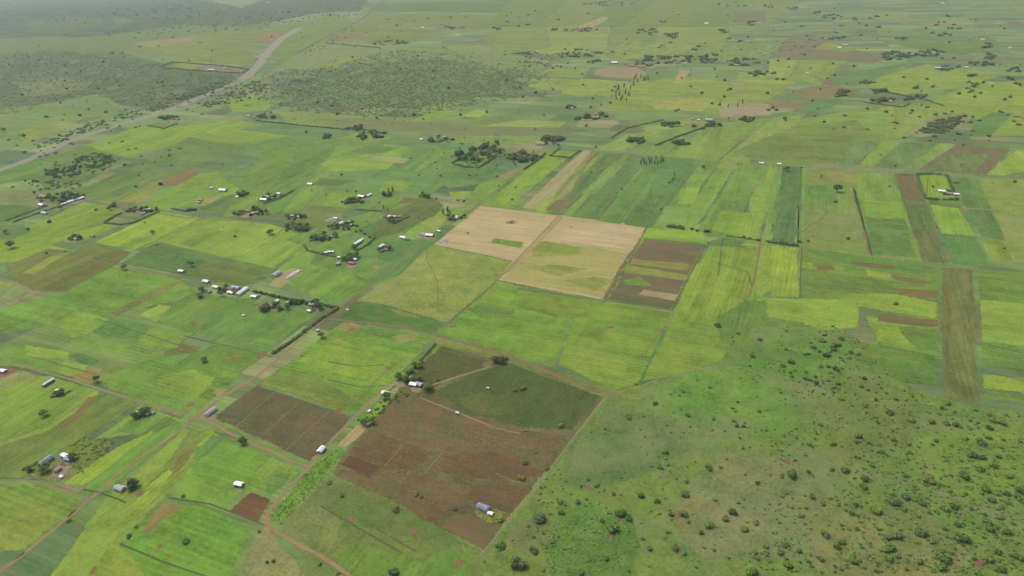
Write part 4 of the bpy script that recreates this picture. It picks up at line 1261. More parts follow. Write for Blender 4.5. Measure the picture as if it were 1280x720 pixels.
# leafy weeds: verge, weedy field, thick patch
def inpoly(x, y, P):
    c = False; n = len(P)
    for i in range(n):
        (xa, ya), (xb, yb) = P[i], P[(i + 1) % n]
        if (ya > y) != (yb > y) and x < (xb - xa) * (y - ya) / (yb - ya) + xa: c = not c
    return c
def scatter(P, n, s0, s1, r, hf=0.8):
    P = pts(P) if isinstance(P, str) else P
    xs = [p_[0] for p_ in P]; ys = [p_[1] for p_ in P]; Y0 = min(ys); out = []
    # uniform in ground space: weight by ground area per pixel
    wmax = max(mpp(a, max(b_, Y0)) for a, b_ in P) ** 3; tries = 0
    while len(out) < n and tries < n * 400:
        tries += 1
        x, y = r.uniform(min(xs), max(xs)), r.uniform(min(ys), max(ys))
        if r.random() > mpp(x, y) ** 3 / wmax or not inpoly(x, y, P): continue
        if s1 > 6 and math.sin(x / 9 + 2 * math.sin(y / 5)) * math.sin(y / 4 + 2 * math.sin(x / 17)) > 0.25 and r.random() < .75: continue
        g = G(x, y); j = (70 if s1 > 6 and r.random() < .3 else 0); out.append((g.x + r.gauss(0, 1) * j, g.y + r.gauss(0, 1) * j, r.uniform(s0, s1), r.uniform(0, 6.28), hf))
    return out
merged('verge_weeds', scatter('336,652 345,636 396,576 424,560 432,562 412,588 352,656', 300, 0.7, 1.7, r, .45) + scatter('440,532 470,505 500,488 512,494 484,512 462,530', 60, 1.5, 3.5, r, .7), foliage_mat('weed_foliage', (0.10, 0.17, 0.035)), 'bright lush weeds growing along the red road verge', LOWV)
merged('leafy_weeds', scatter('680,690 690,650 740,640 790,650 800,680 760,715 690,718', 800, 0.7, 2.2, r, .5), LEAF_BRIGHT, 'bright leafy weeds in the lower pasture', LOWV)
merged('garden_weeds', scatter('72,568 106,545 144,552 128,574 100,592 76,582', 120, 1.2, 3.0, r, .6) + scatter('590,640 600,632 634,640 628,652 612,656', 60, 1.0, 2.2, r, .6), LEAF_MID, 'rows of weedy garden plants around the blue roofs', LOWV)
merged('field_weeds', scatter('346,658 410,594 470,612 600,688 590,718 448,718', 380, 0.7, 1.9, r, .35), foliage_mat('pale_weed_foliage', (0.15, 0.20, 0.07)), 'pale weeds over the field below the brown farm', LOWV)

# bush land as masses
merged('bush_land_scrub', scatter('318,120 335,95 350,86 400,86 430,78 462,68 500,62 560,66 600,72 612,84 660,88 688,92 676,104 656,110 640,122 600,130 560,136 520,147 440,145 400,140 350,134', 7800, 4, 9, r, .34), SCRUB, 'dense dark scrub covering the upper middle bush land', LOWV)
merged('bush_land_scrub', scatter('0,70 60,60 170,78 230,84 300,100 288,110 250,122 205,134 150,132 120,118 60,130 30,142 0,144', 2600, 4, 10, r, .38), SCRUB, 'thinner grey-green scrub left of the highway', LOWV)
merged('verge_scrub', scatter('42,184 80,168 140,146 205,128 245,112 282,100 288,106 250,119 205,136 150,150 100,168 52,190', 330, 5, 11, r, .7) + scatter('245,134 290,112 325,100 340,116 310,118 280,128 250,138', 170, 5, 12, r, .7), SCRUB, 'dark scrub lining the highway', LOWV)
merged('far_scrub', scatter('0,20 120,12 260,8 330,14 240,24 60,30', 110, 8, 20, r, .6) + scatter('100,46 240,30 340,14 420,10 440,20 350,30 200,50', 130, 8, 18, r, .6) + scatter('640,88 700,82 690,70 655,60 640,66', 60, 6, 12, r, .6) + scatter('376,66 440,32 448,36 385,72', 60, 5, 10, r, .6), SCRUB, 'dark scrub lines in the hazy distance', LOWV)
merged('olive_scrub', scatter('1145,166 1170,150 1195,146 1205,152 1180,168', 150, 6, 12, r, .7) + scatter('960,54 1020,48 1010,70 960,66', 40, 5, 10, r, .5), LEAF_OLIVE, 'olive scrub wood at the right', LOWV)
merged('woodland_scrub', scatter('95,196 120,190 150,198 140,212 110,216', 90, 4, 9, r, .8) + scatter('30,232 60,226 110,226 100,236 50,240', 40, 4, 9, r, .8) + scatter('570,205 590,190 612,182 630,190 612,206 596,209', 110, 4, 7, r, .9), LEAF_MID, 'light green scrub trees among the homesteads', LOWV)

# trees: cx, cy, half width, half height, how many, tone, t = tall
TC = '''80,216,22,7,60,0 115,203,26,8,40,1 38,228,9,3,4,1 70,248,26,6,22,0 95,246,18,3,7,0 177,263,20,4,14,0 142,261,8,3,4,4 95,299,11,2,7,0 302,243,8,3,5,0 338,248,14,3,12,0 315,266,22,4,16,0
240,263,8,1,4,1 372,272,13,3,9,0 372,286,15,5,18,1 405,297,15,5,14,0 428,284,18,4,12,0 442,252,14,4,14,0 486,244,7,2,6,0 570,272,11,4,7,0 535,246,10,1.5,5,0 437,323,10,5,9,0 445,310,8,3,3,1
600,193,30,11,30,0 655,197,18,6,26,0 690,176,14,5,18,0 620,182,5,3,3,0 330,147,15,2,8,0 412,171,6,3,5,0 465,170,17,5,15,0 543,176,10,2,4,1 563,176,6,2,3,0 210,148,14,4,10,1 440,162,12,1.5,6,0
712,135,7,2,7,0 745,146,15,4,13,0 722,149,8,1,5,0 798,176,13,4,13,0 840,156,11,3,7,0 850,180,10,2,8,0 940,150,13,3,9,0 880,158,18,5,6,0
830,76,40,7,42,0 885,73,12,6,16,0 930,78,20,5,20,0 946,92,10,3,8,0 722,67,30,5,26,0 655,67,14,2,8,0 740,78,8,3,6,0 808,40,18,4,14,0 845,44,14,3,9,0 730,37,16,4,14,0 700,38,10,3,6,0
760,5,30,4,20,0 826,27,7,2,4,0 900,40,8,3,7,0 940,30,10,3,6,0 487,54,22,2.5,14,0 570,35,12,2,7,0 622,35,10,3,7,0 1120,70,18,6,30,0 1160,67,22,4,20,0 1185,85,16,3,12,0 1234,57,6,3,7,0 1237,71,10,4,9,0
1175,44,14,3,9,0 1128,49,8,2,6,0 1042,21,14,3,9,0 1022,16,8,2,5,0 1045,48,9,2,7,0 1085,103,8,2,6,0 1054,118,8,4,10,0 1105,126,14,4,12,0 1095,116,14,3,5,0 1140,122,18,5,6,0 1215,105,8,12,9,1 1145,110,6,1,3,1
975,100,7,1,4,0 990,11,10,2,7,0 965,8,8,2,5,0 915,6,20,3,7,0 1265,92,10,8,7,0 1217,80,30,4,6,0 960,92,10,2,5,0 1180,33,40,14,8,1 1075,33,50,14,9,1 870,52,60,14,8,1 680,22,60,14,10,1 540,28,70,14,9,1
520,477,14,2,5,1 538,487,7,4,5,0 503,474,8,3,3,2 625,451,9,3,7,0 165,608,5,6,8,0 345,386,17,4,11,0 330,388,4,3,4,0 372,380,14,2,6,1 395,384,10,5,5,0 283,365,12,5,5,1 250,368,4,5,3,1 178,519,12,4,6,1 74,494,7,1.5,4,0
90,575,4,2,2,0 50,588,14,5,3,1 522,458,6,6,3,2 510,466,6,4,2,1 484,497,2,2,1,1 462,530,8,8,2,2 1185,243,6,2,3,0 492,276,8,3,5,0 480,313,8,2,3,0'''
trees = []
r = random.Random(9)
for t in TC.split():
    cx, cy, hw, hh, n, tone = (float(a) for a in t.split(','))
    for k in range(int(n * (1.4 if 222 < cy < 400 else 1))):
        while True:
            u, v = r.uniform(-1, 1), r.uniform(-1, 1)
            if u * u + v * v < 1: break
        y = cy + v * hh; x = cx + u * hw - v * hw * 0.25
        D = r.uniform(5, 9.5) if cy > 200 else r.uniform(7, 13)
        tt = int(tone) if r.random() < 0.75 else r.choice((0, 1, 4))
        trees.append((x, y, D, tt, 'b'))
        if cy < 200 and n >= 5:
            for _ in range(2): trees.append((x + r.uniform(-4, 4), y + r.uniform(-.8, .8), D * r.uniform(.6, 1.0), tt, 'b'))
# single trees: x, y, crown metres, tone
for t in '''156,337,9,0 122,477,8,4 55,520,9,0 304,554,9,1 256,452,8,1 15,310,14,0 8,292,9,1 35,287,7,4 62,278,8,4 76,262,10,0 191,292,8,0 201,231,9,0 240,333,9,0 294,296,5,0 120,263,6,1 43,241,7,1 338,293,11,1 402,422,9,4
548,476,4,0 1046,240,15,0 983,214,11,0 1044,253,7,0 1060,299,6,0 1166,234,5,0 879,211,9,4 826,262,4,0 777,237,5,0 1268,228,7,0 1255,36,9,0 57,213,8,0 170,234,7,0 156,207,9,0 129,213,7,0 177,196,6,0 212,195,7,0 130,78,12,0
75,170,9,0 31,173,14,0 5,165,13,0 100,145,12,0 132,141,10,0 59,147,9,0 175,59,12,0 198,58,10,0 265,64,11,0 141,67,12,0 153,67,12,0 250,54,9,0 270,26,9,0 282,129,9,0 312,123,9,0 383,166,7,0 445,240,5,0 587,220,5,0
427,219,6,0 1025,112,7,0 982,151,6,0 1018,146,6,0 1030,153,8,0 980,147,5,0 691,86,9,0 701,84,10,0 765,114,8,0 728,93,7,0 733,158,9,0 783,56,5,0 812,60,4,0 640,250,5,1 572,251,5,0 580,252,5,0 1002,210,4,0 698,182,7,0
745,184,6,1 738,135,9,0 1119,208,6,0 1210,116,6,0 1152,132,6,0 1190,140,7,0 1240,108,7,0 476,61,6,0 300,95,6,0 445,290,5,0 456,293,6,0 451,289,5,1 462,297,5,1 1010,302,5,0 1000,303,5,0 525,246,5,0 545,249,5,0
836,284,7,0 840,284,7,0 845,285,6,0 850,285,7,0 854,286,6,0 865,287,6,0 871,289,6,0 882,290,7,0 886,290,6,0 930,296,4,0 938,299,5,0 948,301,6,0 961,303,6,0 977,304,7,0 983,305,6,0 992,307,6,0 996,308,5,1 836,229,6,0 842,224,5,0'''.split():
    x, y, D, tt = (float(a) for a in t.split(',')); trees.append((x, y, D, int(tt), 'b'))
for _ in range(230):       # lone trees strewn over the far country
    x, y = r.uniform(-20, 1300), 150 * r.random() ** 0.8
    trees.append((x, y, r.uniform(5, 11), 0, 'b'))
for _ in range(45):       # little field trees
    x, y = r.uniform(-10, 1290), r.uniform(150, 330)
    if pasture_ok(x, y): continue
    trees.append((x, y, r.uniform(2.2, 4.2), r.choice((0, 1, 1)), 'b'))
# slim tall trees: x, y, height metres
for t in '''801,206,15 805,205,17 808,207,14 812,206,13 814,204,16 818,206,15 822,207,14 826,205,15 829,204,16 803,202,14 811,201,13 820,200,14 827,201,17 480,262,13 485,264,10 554,268,15 560,266,18 563,269,13 486,240,13 491,240,16
840,228,9 843,220,10 1026,223,12 770,125,22 774,120,24 778,124,20 782,118,24 786,121,22 773,112,22 780,110,24 788,112,20 792,108,22 776,127,20 783,127,18 770,118,20 793,100,20 797,103,22 801,98,22 805,102,20 810,101,22 795,97,20
900,132,18 910,135,16 922,134,18 928,130,18 1027,50,16 1096,50,14 782,83,18 745,120,10 863,89,12 862,95,12 642,205,14 644,207,12 655,190,13 667,192,12 331,143,12 445,59,16 507,27,16 532,18,12 390,240,9 408,244,8 388,302,9'''.split():
    x, y, h = (float(a) for a in t.split(',')); trees.append((x, y, h * .62, 0, 't'))
trees.sort(key=lambda t: -t[2] / mpp(t[0], t[1]) * (0.6 if t[4] == 't' else 1))
def make_tree(k, x, y, D, tt, kind):
    var = (TREEV if kind == 'b' else TALLV)[k % (7 if kind == 'b' else 4)]
    g = G(x, y)
    e = link(bpy.data.objects.new('tree' if kind == 'b' else 'slim_tree', None)); e.location = (g.x, g.y, 0); e.rotation_euler = (0, 0, r.uniform(0, 6.28)); e.empty_display_size = 1
    s_ = D; e.scale = (s_ * r.uniform(.9, 1.1), s_ * r.uniform(.9, 1.1), s_ * r.uniform(.85, 1.1))
    nm = 'crown_mesh_%s_%d_%d' % (kind, k % 7, tt); me = bpy.data.meshes.get(nm)
    if me is None: me = var[0].copy(); me.name = nm; me.materials.append(TONE[tt])
    c = link(bpy.data.objects.new('crown', me)); c.parent = e
    if not var[1].materials: var[1].materials.append(BARK)
    t_ = link(bpy.data.objects.new('trunk', var[1])); t_.parent = e
    px_ = D / mpp(x, y)
    if kind == 'b': lab = '%s %s tree %s' % ('tiny' if D < 5.5 else 'small' if D < 7 else 'medium' if D < 8.5 else 'large' if D < 10.5 else 'huge', TONEW[tt], place(x, y))
    else: lab = 'slim tall %s tree %s' % (TONEW[tt], place(x, y))
    put_label(e, lab, 'tree', x, 'trees around the homesteads and fields' if kind == 'b' else 'slim tall trees')
NT = 296
for k, t in enumerate(trees[:NT]): make_tree(k, *t)
rest = trees[NT:]
merged('distant_woods', [(*G(x, y)[:2], D * 1.0, r.uniform(0, 6.28), 1.25) for x, y, D, tt, kd in rest if kd == 'b'], LEAF_DARK, 'smaller dark trees around the villages and distant fields', LOWV)
tl = [(*G(x, y)[:2], D, r.uniform(0, 6.28), 1.0) for x, y, D, tt, kd in rest if kd == 't']
if tl: merged('distant_slim_woods', tl, LEAF_DARK, 'far off slim trees', LOWT)

# hedges, each a band of leaf clumps
def hedge(P, w, h, label, mat=None):
    w, h = w * .8, h * .8
    P = pts(P); Q = [G(*p_) for p_ in P]; r = random.Random(int(P[0][0]) + len(P)); c = Q[0].copy()
    lumps = []
    for i in range(len(Q) - 1):
        L = (Q[i + 1] - Q[i]).length; k = max(1, int(L / (w * 0.7)))
        for j in range(k):
            pt = Q[i].lerp(Q[i + 1], j / k) - c
            if r.random() < 0.06: continue
            hh = h * r.uniform(.6, 1.15); ww = w * r.uniform(.42, .62)
            lumps.append(((pt.x + r.uniform(-.1, .1) * w, pt.y + r.uniform(-.1, .1) * w, hh * .5), (ww, ww, hh * .55)))
    V, F = leaf_cloud(r, lumps, 18 * len(lumps), 0.28 * w, core=0.85)
    me = mesh_np('hedge', V, F); me.materials.append(mat or LEAF_DARK)
    o = link(bpy.data.objects.new('hedge', me)); o.location = (c.x, c.y, 0)
    put_label(o, label, 'hedge', P[0][0], 'hedges between the fields')
HEDGES = [('342,442 370,423 400,400 422,386', 4.5, 3, 'thick dark hedge running beside the red dirt road'),
 ('318,365 345,371 375,377 405,382 424,386', 4, 3, 'dark hedge along the top of the road-corner homestead'),
 ('1146,218 1165,217.5 1184,219', 5, 3.5, 'top hedge of the bright paddock at the right'),
 ('1146,219 1150,236 1157,248', 4, 3.5, 'left hedge of the bright paddock at the right'),
 ('1157,248.5 1178,250 1198,249', 4.5, 3.5, 'lower hedge of the bright paddock at the right'),
 ('1184,220 1188,232 1192,240', 4, 3, 'right hedge of the bright paddock at the right'),
 ('131,278 145,270 165,261', 4, 2.5, 'upper hedge of the grey homestead at the left'),
 ('131,279 150,281 166,279 185,271 200,264', 4, 2.5, 'lower hedge of the grey homestead at the left'),
 ('8,276 35,266 60,257', 3, 2.5, 'upper of two hedge lines left of the wooded homestead'),
 ('17,278 50,266 90,253', 3, 2.5, 'lower of two hedge lines left of the wooded homestead'),
 ('216,261 235,265', 4, 2.5, 'short hedge above the left farm track'),
 ('1080,128 1100,131 1128,134 1137,130', 5, 3, 'hedge round the far compound at the upper right'),
 ('320,151 350,154 375,157', 5, 3, 'left half of the hedge along the middle farm track'),
 ('378,157 410,160 432,162', 5, 3, 'right half of the hedge along the middle farm track'),
 ('407,54 440,57 475,60', 7, 4, 'far hedge above the dark bush land'),
 ('380,307 384,313 410,320 425,322', 3.5, 2.5, 'hedge round the plot with two white huts'),
 ('446,314 460,306 470,296', 3.5, 2.5, 'hedge right of the long white shed'),
 ('382,251 392,250 368,238', 1, 1, ''),
 ('330,255 350,248 368,238', 4, 3, 'hedge under the white-roofed homestead in the middle left'),
 ('200,84 215,78 245,80 275,82 311,87', 6, 3.5, 'upper hedge of the turquoise-roofed compound'),
 ('204,85 235,88 270,90 302,92 311,87', 6, 3.5, 'lower hedge of the turquoise-roofed compound'),
 ('566,204 590,190 612,178', 5, 4, 'upper hedge of the large wooded compound'),
 ('568,206 582,209 598,210 612,201 622,192', 5, 4, 'lower hedge of the large wooded compound'),
 ('655,212 668,203 682,192', 4, 3, 'hedge line right of the red-roofed homestead'),
 ('688,195 700,196 712,198 726,188', 4, 2.5, 'hedge of the small paddock at the crossroads'),
 ('688,195 700,185', 4, 2.5, 'short left hedge of the small crossroads paddock'),
 ('536,177 550,178 560,172', 5, 3, 'hedge of the small homestead on the middle track'),
 ('1088,112 1110,116 1135,121 1160,126 1180,133', 5, 3, 'long hedge on the diagonal track at the upper right'),
 ('820,182 845,172 870,163 890,156', 5, 3, 'diagonal hedge below the grey shed'),
 ('765,172 785,160 830,150', 5, 2, 'thin diagonal hedge above the brown huts'),
 ('506,474 522,455 545,430', 3, 2, 'straggly hedge up the dark farm field edge'),
 ('185,157 205,161 222,154', 5, 3, 'hedge under the rust-coloured village by the highway'),
 ('480,272 495,278 512,271', 3, 2, 'wall-like hedge round the brown yard homestead'),
 ('445,262 460,263 478,265', 3, 2, 'short hedge near the lone slim tree'),
 ('836,284 855,287', 4, 3, 'left clump of the hedge under the hatched plot'),
 ('958,302 985,306 998,308', 4, 2.5, 'right end of the hedge under the green columns'),
 ('908,295 935,299 950,301', 3, 1.6, 'thin middle stretch of the hedge under the columns'),
 ('30,587 40,583 50,577', 3, 2, 'low bushes left of the blue-roofed house'),
 ('64,497 78,494 90,488', 2.5, 2, 'small dark hedge behind the grey hut'),
 ('1190,229 1200,229', 3, 2, 'short dotted hedge right of the bright paddock'),
 ('440,162 455,163 470,163', 5, 3, 'hedge stub left of the middle homestead'),
 ('105,612 125,616 148,624 158,629', 1.2, .8, 'thin weedy line below the grey roadside hut')]
for P, w, h, lab in HEDGES:
    if lab: hedge(P, w, h, lab)

# ------------------------------------------------------------------ houses
ROOF = {'w': plain_mat('white_sheet_roof', (0.68, 0.67, 0.64), 0.55, 0.25, 0.12), 'g': plain_mat('grey_sheet_roof', (0.30, 0.30, 0.29), 0.55, 0.3, 0.2),
        'b': plain_mat('blue_grey_roof', (0.15, 0.17, 0.22), 0.5, 0.5, 0.2), 'r': plain_mat('rusty_roof', (0.27, 0.17, 0.12), 0.8, 0.35, 0.3),
        't': plain_mat('red_roof', (0.34, 0.13, 0.10), 0.7, 0.2, 0.2), 'c': plain_mat('turquoise_roof', (0.33, 0.46, 0.46), 0.6, 0.15, 0.15),
        'l': plain_mat('light_blue_roof', (0.22, 0.38, 0.52), 0.6, 0.2, 0.2)}
ROOFW = {'w': 'white-roofed', 'g': 'grey-roofed', 'b': 'dark blue-grey roofed', 'r': 'rusty brown-roofed', 't': 'red-roofed', 'c': 'turquoise-roofed', 'l': 'light blue-roofed'}
WALL = [plain_mat('mud_wall', (0.20, 0.13, 0.09), 0.9), plain_mat('plaster_wall', (0.36, 0.32, 0.27), 0.9), plain_mat('sheet_wall', (0.22, 0.21, 0.20), 0.7, 0.3)]
DOOR = plain_mat('door_wood', (0.09, 0.06, 0.045), 0.8); GLASS = plain_mat('window_dark', (0.04, 0.045, 0.05), 0.3)
def boxes(name, L):
    V, F = [], []
    for (x0, x1, y0, y1, z0, z1) in L:
        i = len(V); V += [(x0, y0, z0), (x1, y0, z0), (x1, y1, z0), (x0, y1, z0), (x0, y0, z1), (x1, y0, z1), (x1, y1, z1), (x0, y1, z1)]
        F += [(i, i + 3, i + 2, i + 1), (i + 4, i + 5, i + 6, i + 7), (i, i + 1, i + 5, i + 4), (i + 1, i + 2, i + 6, i + 5), (i + 2, i + 3, i + 7, i + 6), (i + 3, i, i + 4, i + 7)]
    return mesh_np(name, V, F)
def part(name, me, mat, root):
    if not me.materials: me.materials.append(mat)
    o = link(bpy.data.objects.new(name, me)); o.parent = root; return o
def house(x, y, wpx, roof, d, full, name='house', ratio=0.55, lab=None):
    g = G(x, y); L = wpx * mpp(x, y); L = max(1.9, min(34, L)); W = max(1.5, min(9, L * ratio * (1.25 if L < 7 else 1))); h = 2.3 if L < 12 else 3.0
    if L < 4: h = 1.5
    r = random.Random(int(x * 7 + y))
    e = link(bpy.data.objects.new(name, None)); e.location = (g.x, g.y, 0); e.empty_display_size = 2
    e.rotation_euler = (0, 0, (A1 if d == 'a' else A2) + r.uniform(-.12, .12))
    hl, hw = L / 2, W / 2; rise = W * 0.24; ov = 0.35
    # walls with gable ends
    V = [(-hl, -hw, -.3), (hl, -hw, -.3), (hl, hw, -.3), (-hl, hw, -.3), (-hl, -hw, h), (hl, -hw, h), (hl, hw, h), (-hl, hw, h), (-hl, 0, h + rise), (hl, 0, h + rise)]
    me = bpy.data.meshes.new('house_wall'); me.from_pydata(V, [], [(0, 1, 5, 4), (2, 3, 7, 6), (1, 2, 6, 9, 5), (3, 0, 4, 8, 7)]); me.update()
    part('wall', me, WALL[r.randrange(3)], e)
    # two sloping sheets with thickness and corrugation ridges
    V, F = [], []
    n = max(4, int(L / 0.9)); X0, X1 = -hl - ov, hl + ov
    for side in (-1, 1):
        i0 = len(V)
        for k in range(n * 2 + 1):
            xx = X0 + (X1 - X0) * k / (n * 2); zz = 0.04 if k % 2 else 0.0
            slope = rise / hw; yo, yi = side * (hw + ov), side * 0.0
            zo = h - slope * ov + zz + .05; zi = h + rise + zz + .05
            V += [(xx, yo, zo), (xx, yi, zi), (xx, yo, zo - .1), (xx, yi, zi - .1)]
        for k in range(n * 2):
            a = i0 + k * 4; F += [(a, a + 4, a + 5, a + 1), (a + 2, a + 3, a + 7, a + 6), (a, a + 2, a + 6, a + 4)]
    me = mesh_np('house_roof', V, F); rf = part('roof', me, ROOF[roof], e)
    if full:
        part('door', boxes('house_door', [(-.45, .45, -hw - .06, -hw + .02, 0, 1.95)]), DOOR, e)
        for sx in ((-hl * .55), (hl * .55)):
            if hl > 2: part('window', boxes('house_window', [(sx - .5, sx + .5, -hw - .05, -hw + .02, 1.0, 1.8)]), GLASS, e)
        if hl > 2.5: part('window', boxes('house_window', [(hl - .02, hl + .05, -.5, .5, 1.1, 1.8)]), GLASS, e)
        me = boxes('house_ridge', [(X0, X1, -.14, .14, h + rise + .08, h + rise + .14)]); part('ridge_cap', me, ROOF['g'], rf and e)
    sz = 'tiny' if L < 5 else 'small' if L < 8 else 'big' if L < 13 else 'long'
    put_label(e, lab or '%s %s %s %s' % (sz, ROOFW[roof], name, place(x, y)), name, x, 'houses and sheds of the homesteads')
    return e
HS = '''4,465,9,w,b 58,578,16,b,a 81,571,8,w,b 86,575,9,g,b 73,589,7,r,a 77,597,4,w,b 150,612,13,g,b 299,607,11,w,b 74,491,9,w,b 77,493,6,g,a 178,515,11,w,a 184,519,6,r,b 192,517,4,g,a 402,564,10,w,a 482,493,9,w,b
462,515,4,w,a 517,482,9,w,b 524,482,9,g,b 604,636,15,b,b 613,643,6,w,b 256,364,6,r,b 258,353,9,w,b 262,366,5,g,a 270,360,8,w,b 277,363,6,g,b 289,367,9,w,b 295,361,11,l,b 318,372,8,w,b 324,370,4,r,b
340,384,10,r,b 346,378,6,w,a 333,385,4,g,a 359,379,4,w,a 391,382,9,g,b 387,390,5,w,b 227,340,8,w,b 423,331,6,g,a 443,325,8,w,b 440,330,8,r,b 424,323,4,w,b 412,316,5,w,b 408,317,4,w,b 416,316,4,w,b
477,309,9,w,a 488,312,5,r,b 504,298,8,w,b 509,300,5,r,b 537,295,10,w,b 549,290,4,w,b 403,297,7,g,b 414,297,4,w,b 405,299,5,r,b 420,274,6,w,b 426,280,7,w,a 433,280,8,w,a 438,283,5,g,a 418,293,6,g,b
490,272,9,w,b 498,272,7,r,b 452,247,9,w,b 461,245,8,w,a 568,272,9,w,b 570,274,5,g,b 388,231,7,w,b 334,247,8,g,b 330,251,9,w,b 349,243,6,w,b 326,249,5,g,a 367,271,6,g,b 374,272,5,w,b 371,270,4,w,b
322,267,6,r,b 310,265,6,r,b 316,268,5,g,b 264,236,5,w,a 279,239,10,w,b 300,245,6,r,b 297,247,4,w,b 251,251,5,r,b 249,254,4,g,b 55,247,11,r,b 52,257,8,w,b 101,249,8,w,a 88,253,8,w,a 80,256,7,w,a 95,251,5,g,a
56,267,8,c,b 181,264,7,g,a 186,263,5,w,a 179,268,5,g,a 90,298,5,r,b 95,300,5,g,b 99,299,5,r,b 116,296,6,r,b 472,172,6,w,b 527,175,5,w,b 556,172,6,w,b 694,179,6,w,b 690,174,6,g,b 700,176,4,w,b 676,181,14,r,b
651,193,8,t,b 656,196,7,t,b 661,198,6,t,a 768,79,10,w,b 855,80,6,w,b 905,78,4,w,b 714,136,8,g,b 744,148,12,r,b 798,176,8,r,b 886,151,12,g,b 873,151,4,w,b 952,205,7,w,b 974,206,6,w,b
1049,60,5,w,b 1056,57,8,g,b 1172,86,9,c,b 1182,86,8,g,b 1092,103,5,w,b 1270,146,9,t,b 1278,148,5,t,b 1177,240,8,w,b 1195,244,6,w,b 1186,243,7,r,b 573,44,4,w,b 629,35,4,w,b 493,56,8,t,b 883,30,6,w,b 910,40,5,w,b
950,30,6,w,b 946,29,5,g,b 1178,5,5,w,b 1091,16,4,w,b 960,58,5,g,b 956,68,6,w,b 335,4,6,w,b 300,10,5,g,b 265,88,14,c,b 276,84,6,r,b 281,86,6,w,b 222,150,8,r,b 216,149,5,r,b 210,152,5,g,b 311,146,7,w,b 317,148,6,r,b
610,486,2.5,w,b 572,517,3.5,w,b 435,388,3,w,b 397,414,4,w,a 305,395,3,w,b 1228,50,5,w,b 1112,127,5,w,b 1086,128,5,g,b 665,67,5,w,b 672,65,4,w,b 706,70,5,w,b 760,66,5,w,b 802,84,14,r,b 815,86,9,r,b 790,83,12,t,b
920,82,6,w,b 925,77,5,g,b 926,92,5,w,b 950,66,5,g,b 865,150,4,w,b 850,174,4,w,b 528,35,5,w,b 1009,92,1,w,b 1130,40,4,g,b 1213,47,5,g,b 1208,85,5,w,b 1262,60,4,w,b 462,515,1,w,a'''
for t in HS.split():
    x, y, w, rf, d = t.split(','); x, y, w = float(x), float(y), float(w)
    if y < 210: w = max(2.2, w * .75); rf = 'g' if rf == 'w' and int(x) % 5 < 2 else rf
    if w < 2: continue
    house(x, y, w, rf, d, y > 225, 'hut' if w * mpp(x, y) < 6.5 else 'house')
for (x, y, w, rf, d, rt, lab) in ((61, 480, 15, 'w', 'a', .25, 'long narrow white-roofed shed below the track at the left'), (303, 366, 19, 'w', 'a', .3, 'long white-roofed shed standing diagonally in the farmyard'),
        (264, 516, 15, 'g', 'a', .42, 'long grey-roofed shed at the red road junction'), (447, 305, 13, 'w', 'a', .35, 'long white-roofed shed beside a dark hedge'),
        (346, 344, 12, 'g', 'a', .6, 'grey-roofed shed beside the roofless foundation'), (452, 301, 7, 'w', 'a', .5, 'short white-roofed shed right of the long white shed')):
    house(x, y, w, rf, d, True, 'shed', rt, lab)

# roofless foundation beside the grey shed
def foundation():
    e = link(bpy.data.objects.new('building_foundation', None)); g = G(366, 343); e.location = g; e.rotation_euler = (0, 0, A1)
    part('floor_slab', boxes('slab', [(-14, 14, -4.5, 4.5, -.2, .35)]), plain_mat('concrete', (0.27, 0.23, 0.19), 0.9), e)
    W = [(-14, 14, -4.5, -4.2, .351, 1.1), (-14, 14, 4.2, 4.5, .351, 1.1), (-14, -13.7, -4.198, 4.198, .351, 1.1), (13.7, 14, -4.198, 4.198, .351, 1.1)] + [(a, a + .3, -4.198, 4.198, .351, .9) for a in (-9, -4, 1, 6)]
    part('low_wall', boxes('low_wall', W), WALL[1], e)
    put_label(e, 'roofless stone foundation of a long building beside the grey shed', 'foundation', 366)
foundation()

# heaps of stones
STONE = plain_mat('stone', (0.20, 0.165, 0.16), 0.9); STONEP = plain_mat('pale_stone', (0.36, 0.31, 0.30), 0.9)
def heap(x, y, wpx, lab, n=40, mat=None, ar=.5):
    r = random.Random(int(x)); g = G(x, y); w = wpx * mpp(x, y) / 2; V, F = [], []
    for k in range(n):
        a, d = r.uniform(0, 6.28), math.sqrt(r.random()); s_ = r.uniform(.35, 1.1)
        cx, cy = math.cos(a) * d * w, math.sin(a) * d * w * ar * 2; i = len(V); cz = (1 - d) * 0.9
        for vz in (0, 1):
            for q_ in range(5):
                an = q_ * 1.257 + r.uniform(-.3, .3); rr_ = s_ * (1 - .45 * vz) * r.uniform(.8, 1.2)
                V.append((cx + math.cos(an) * rr_, cy + math.sin(an) * rr_, -.05 if not vz else cz + s_ * r.uniform(.5, .9)))
        F += [(i + q_, i + (q_ + 1) % 5, i + 5 + (q_ + 1) % 5, i + 5 + q_) for q_ in range(5)]
        F += [(i + 5, i + 6, i + 7, i + 8), (i + 5, i + 8, i + 9, i + 5 + 0)][:1]
    i = len(V); V += [(math.cos(a * .524) * w, math.sin(a * .524) * w * ar * 2, -.12) for a in range(12)] + [(0, 0, .75)] * 4     # the earth under them
    V = [tuple(v_) for v_ in V]; V[-3:] = [(w * .2, 0, .7), (w * .2, w * .1, .7), (0, w * .1, .7)]
    F += [(i + a, i + (a + 1) % 12, i + 12 + ((a + 1) % 12) // 3, i + 12 + a // 3) if a % 3 == 2 else (i + a, i + (a + 1) % 12, i + 12 + a // 3, i + 12 + a // 3) for a in range(12)]
    F = [f_ for f_ in F if len(set(f_)) == 4] + [(i + 12, i + 13, i + 14, i + 15)]
    me = mesh_np('stone_heap', V, F); me.materials.append(mat or STONE)
    o = link(bpy.data.objects.new('stone_heap', me)); o.location = (g.x, g.y, .1); put_label(o, lab, 'heap', x, 'heaps of stones')
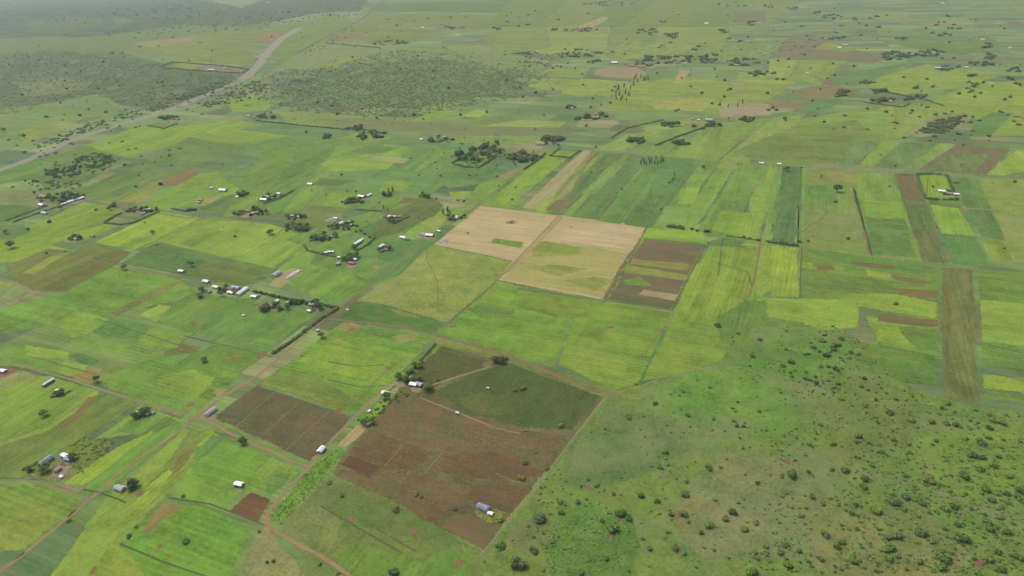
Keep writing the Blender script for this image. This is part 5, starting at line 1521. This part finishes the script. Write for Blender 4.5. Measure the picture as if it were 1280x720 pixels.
heap(639, 278, 15, 'grey heap of stones in the middle of the cut wheat', 70)
heap(557, 301, 13, 'pale heap of stones at the wheat field corner by the road', 50, STONEP)
heap(527, 294, 16, 'spread grey stones left of the white house by the road', 90, STONEP)
heap(413, 275, 14, 'pinkish stones beside the white hut on bare earth', 50, STONEP)
heap(1017, 687, 2.5, 'lone grey rock in the lower pasture', 1)
heap(660, 361, 8, 'small grey heap in the green field below the wheat', 16)

# white car on the highway
def car(x, y):
    g = G(x, y); e = link(bpy.data.objects.new('car', None)); e.location = (g.x, g.y, .5)
    t = (G(207, 140) - G(150, 156)); e.rotation_euler = (0, 0, math.atan2(t.y, t.x))
    paint = plain_mat('white_paint', (0.8, 0.8, 0.78), 0.35); rub = plain_mat('rubber', (0.02, 0.02, 0.02), 0.8)
    prof = [(-2.3, .45), (2.3, .45), (2.35, 1.0), (1.3, 1.15), (.7, 1.75), (-1.9, 1.8), (-2.3, 1.1)]
    V = [(a, s_ * .88, b_) for s_ in (-1, 1) for a, b_ in prof]; n = len(prof)
    me = bpy.data.meshes.new('car_body'); me.from_pydata(V, [], [tuple(range(n)), tuple(range(2 * n - 1, n - 1, -1))] + [(i, i + n, (i + 1) % n + n, (i + 1) % n) for i in range(n)]); me.update()
    part('body', me, paint, e); part('window', boxes('car_window', [(-1.7, .6, -.9, .9, 1.2, 1.65)]), GLASS, e)
    for sx in (-1.45, 1.45):
        for sy in (-.8, .8):
            v, f = tube((sx, sy - .1, .36), (sx, sy + .1, .36), .36, .36, 14); f = [q_ for q_ in f]
            me = mesh_np('car_wheel', v, f); part('wheel', me, rub, e)
    put_label(e, 'small white car on the wide dirt highway', 'car', x)
car(183, 147)
settle_labels()

# ------------------------------------------------------------------ the air
hm = bpy.data.materials.new('haze_air'); hm.use_nodes = True; nt = hm.node_tree
nt.nodes.remove(nt.nodes['Principled BSDF']); pv = nt.nodes.new('ShaderNodeVolumePrincipled')
pv.inputs['Color'].default_value = (0.86, 0.95, 1.0, 1); pv.inputs['Density'].default_value = SIGMA; pv.inputs['Anisotropy'].default_value = 0.1
nt.links.new(pv.outputs[0], nt.nodes['Material Output'].inputs['Volume'])
me = boxes('haze', [(-12100, 12100, -2600, 16100, -1, 400)]); me.materials.append(hm)
o = link(bpy.data.objects.new('haze', me)); o['kind'] = 'stuff'
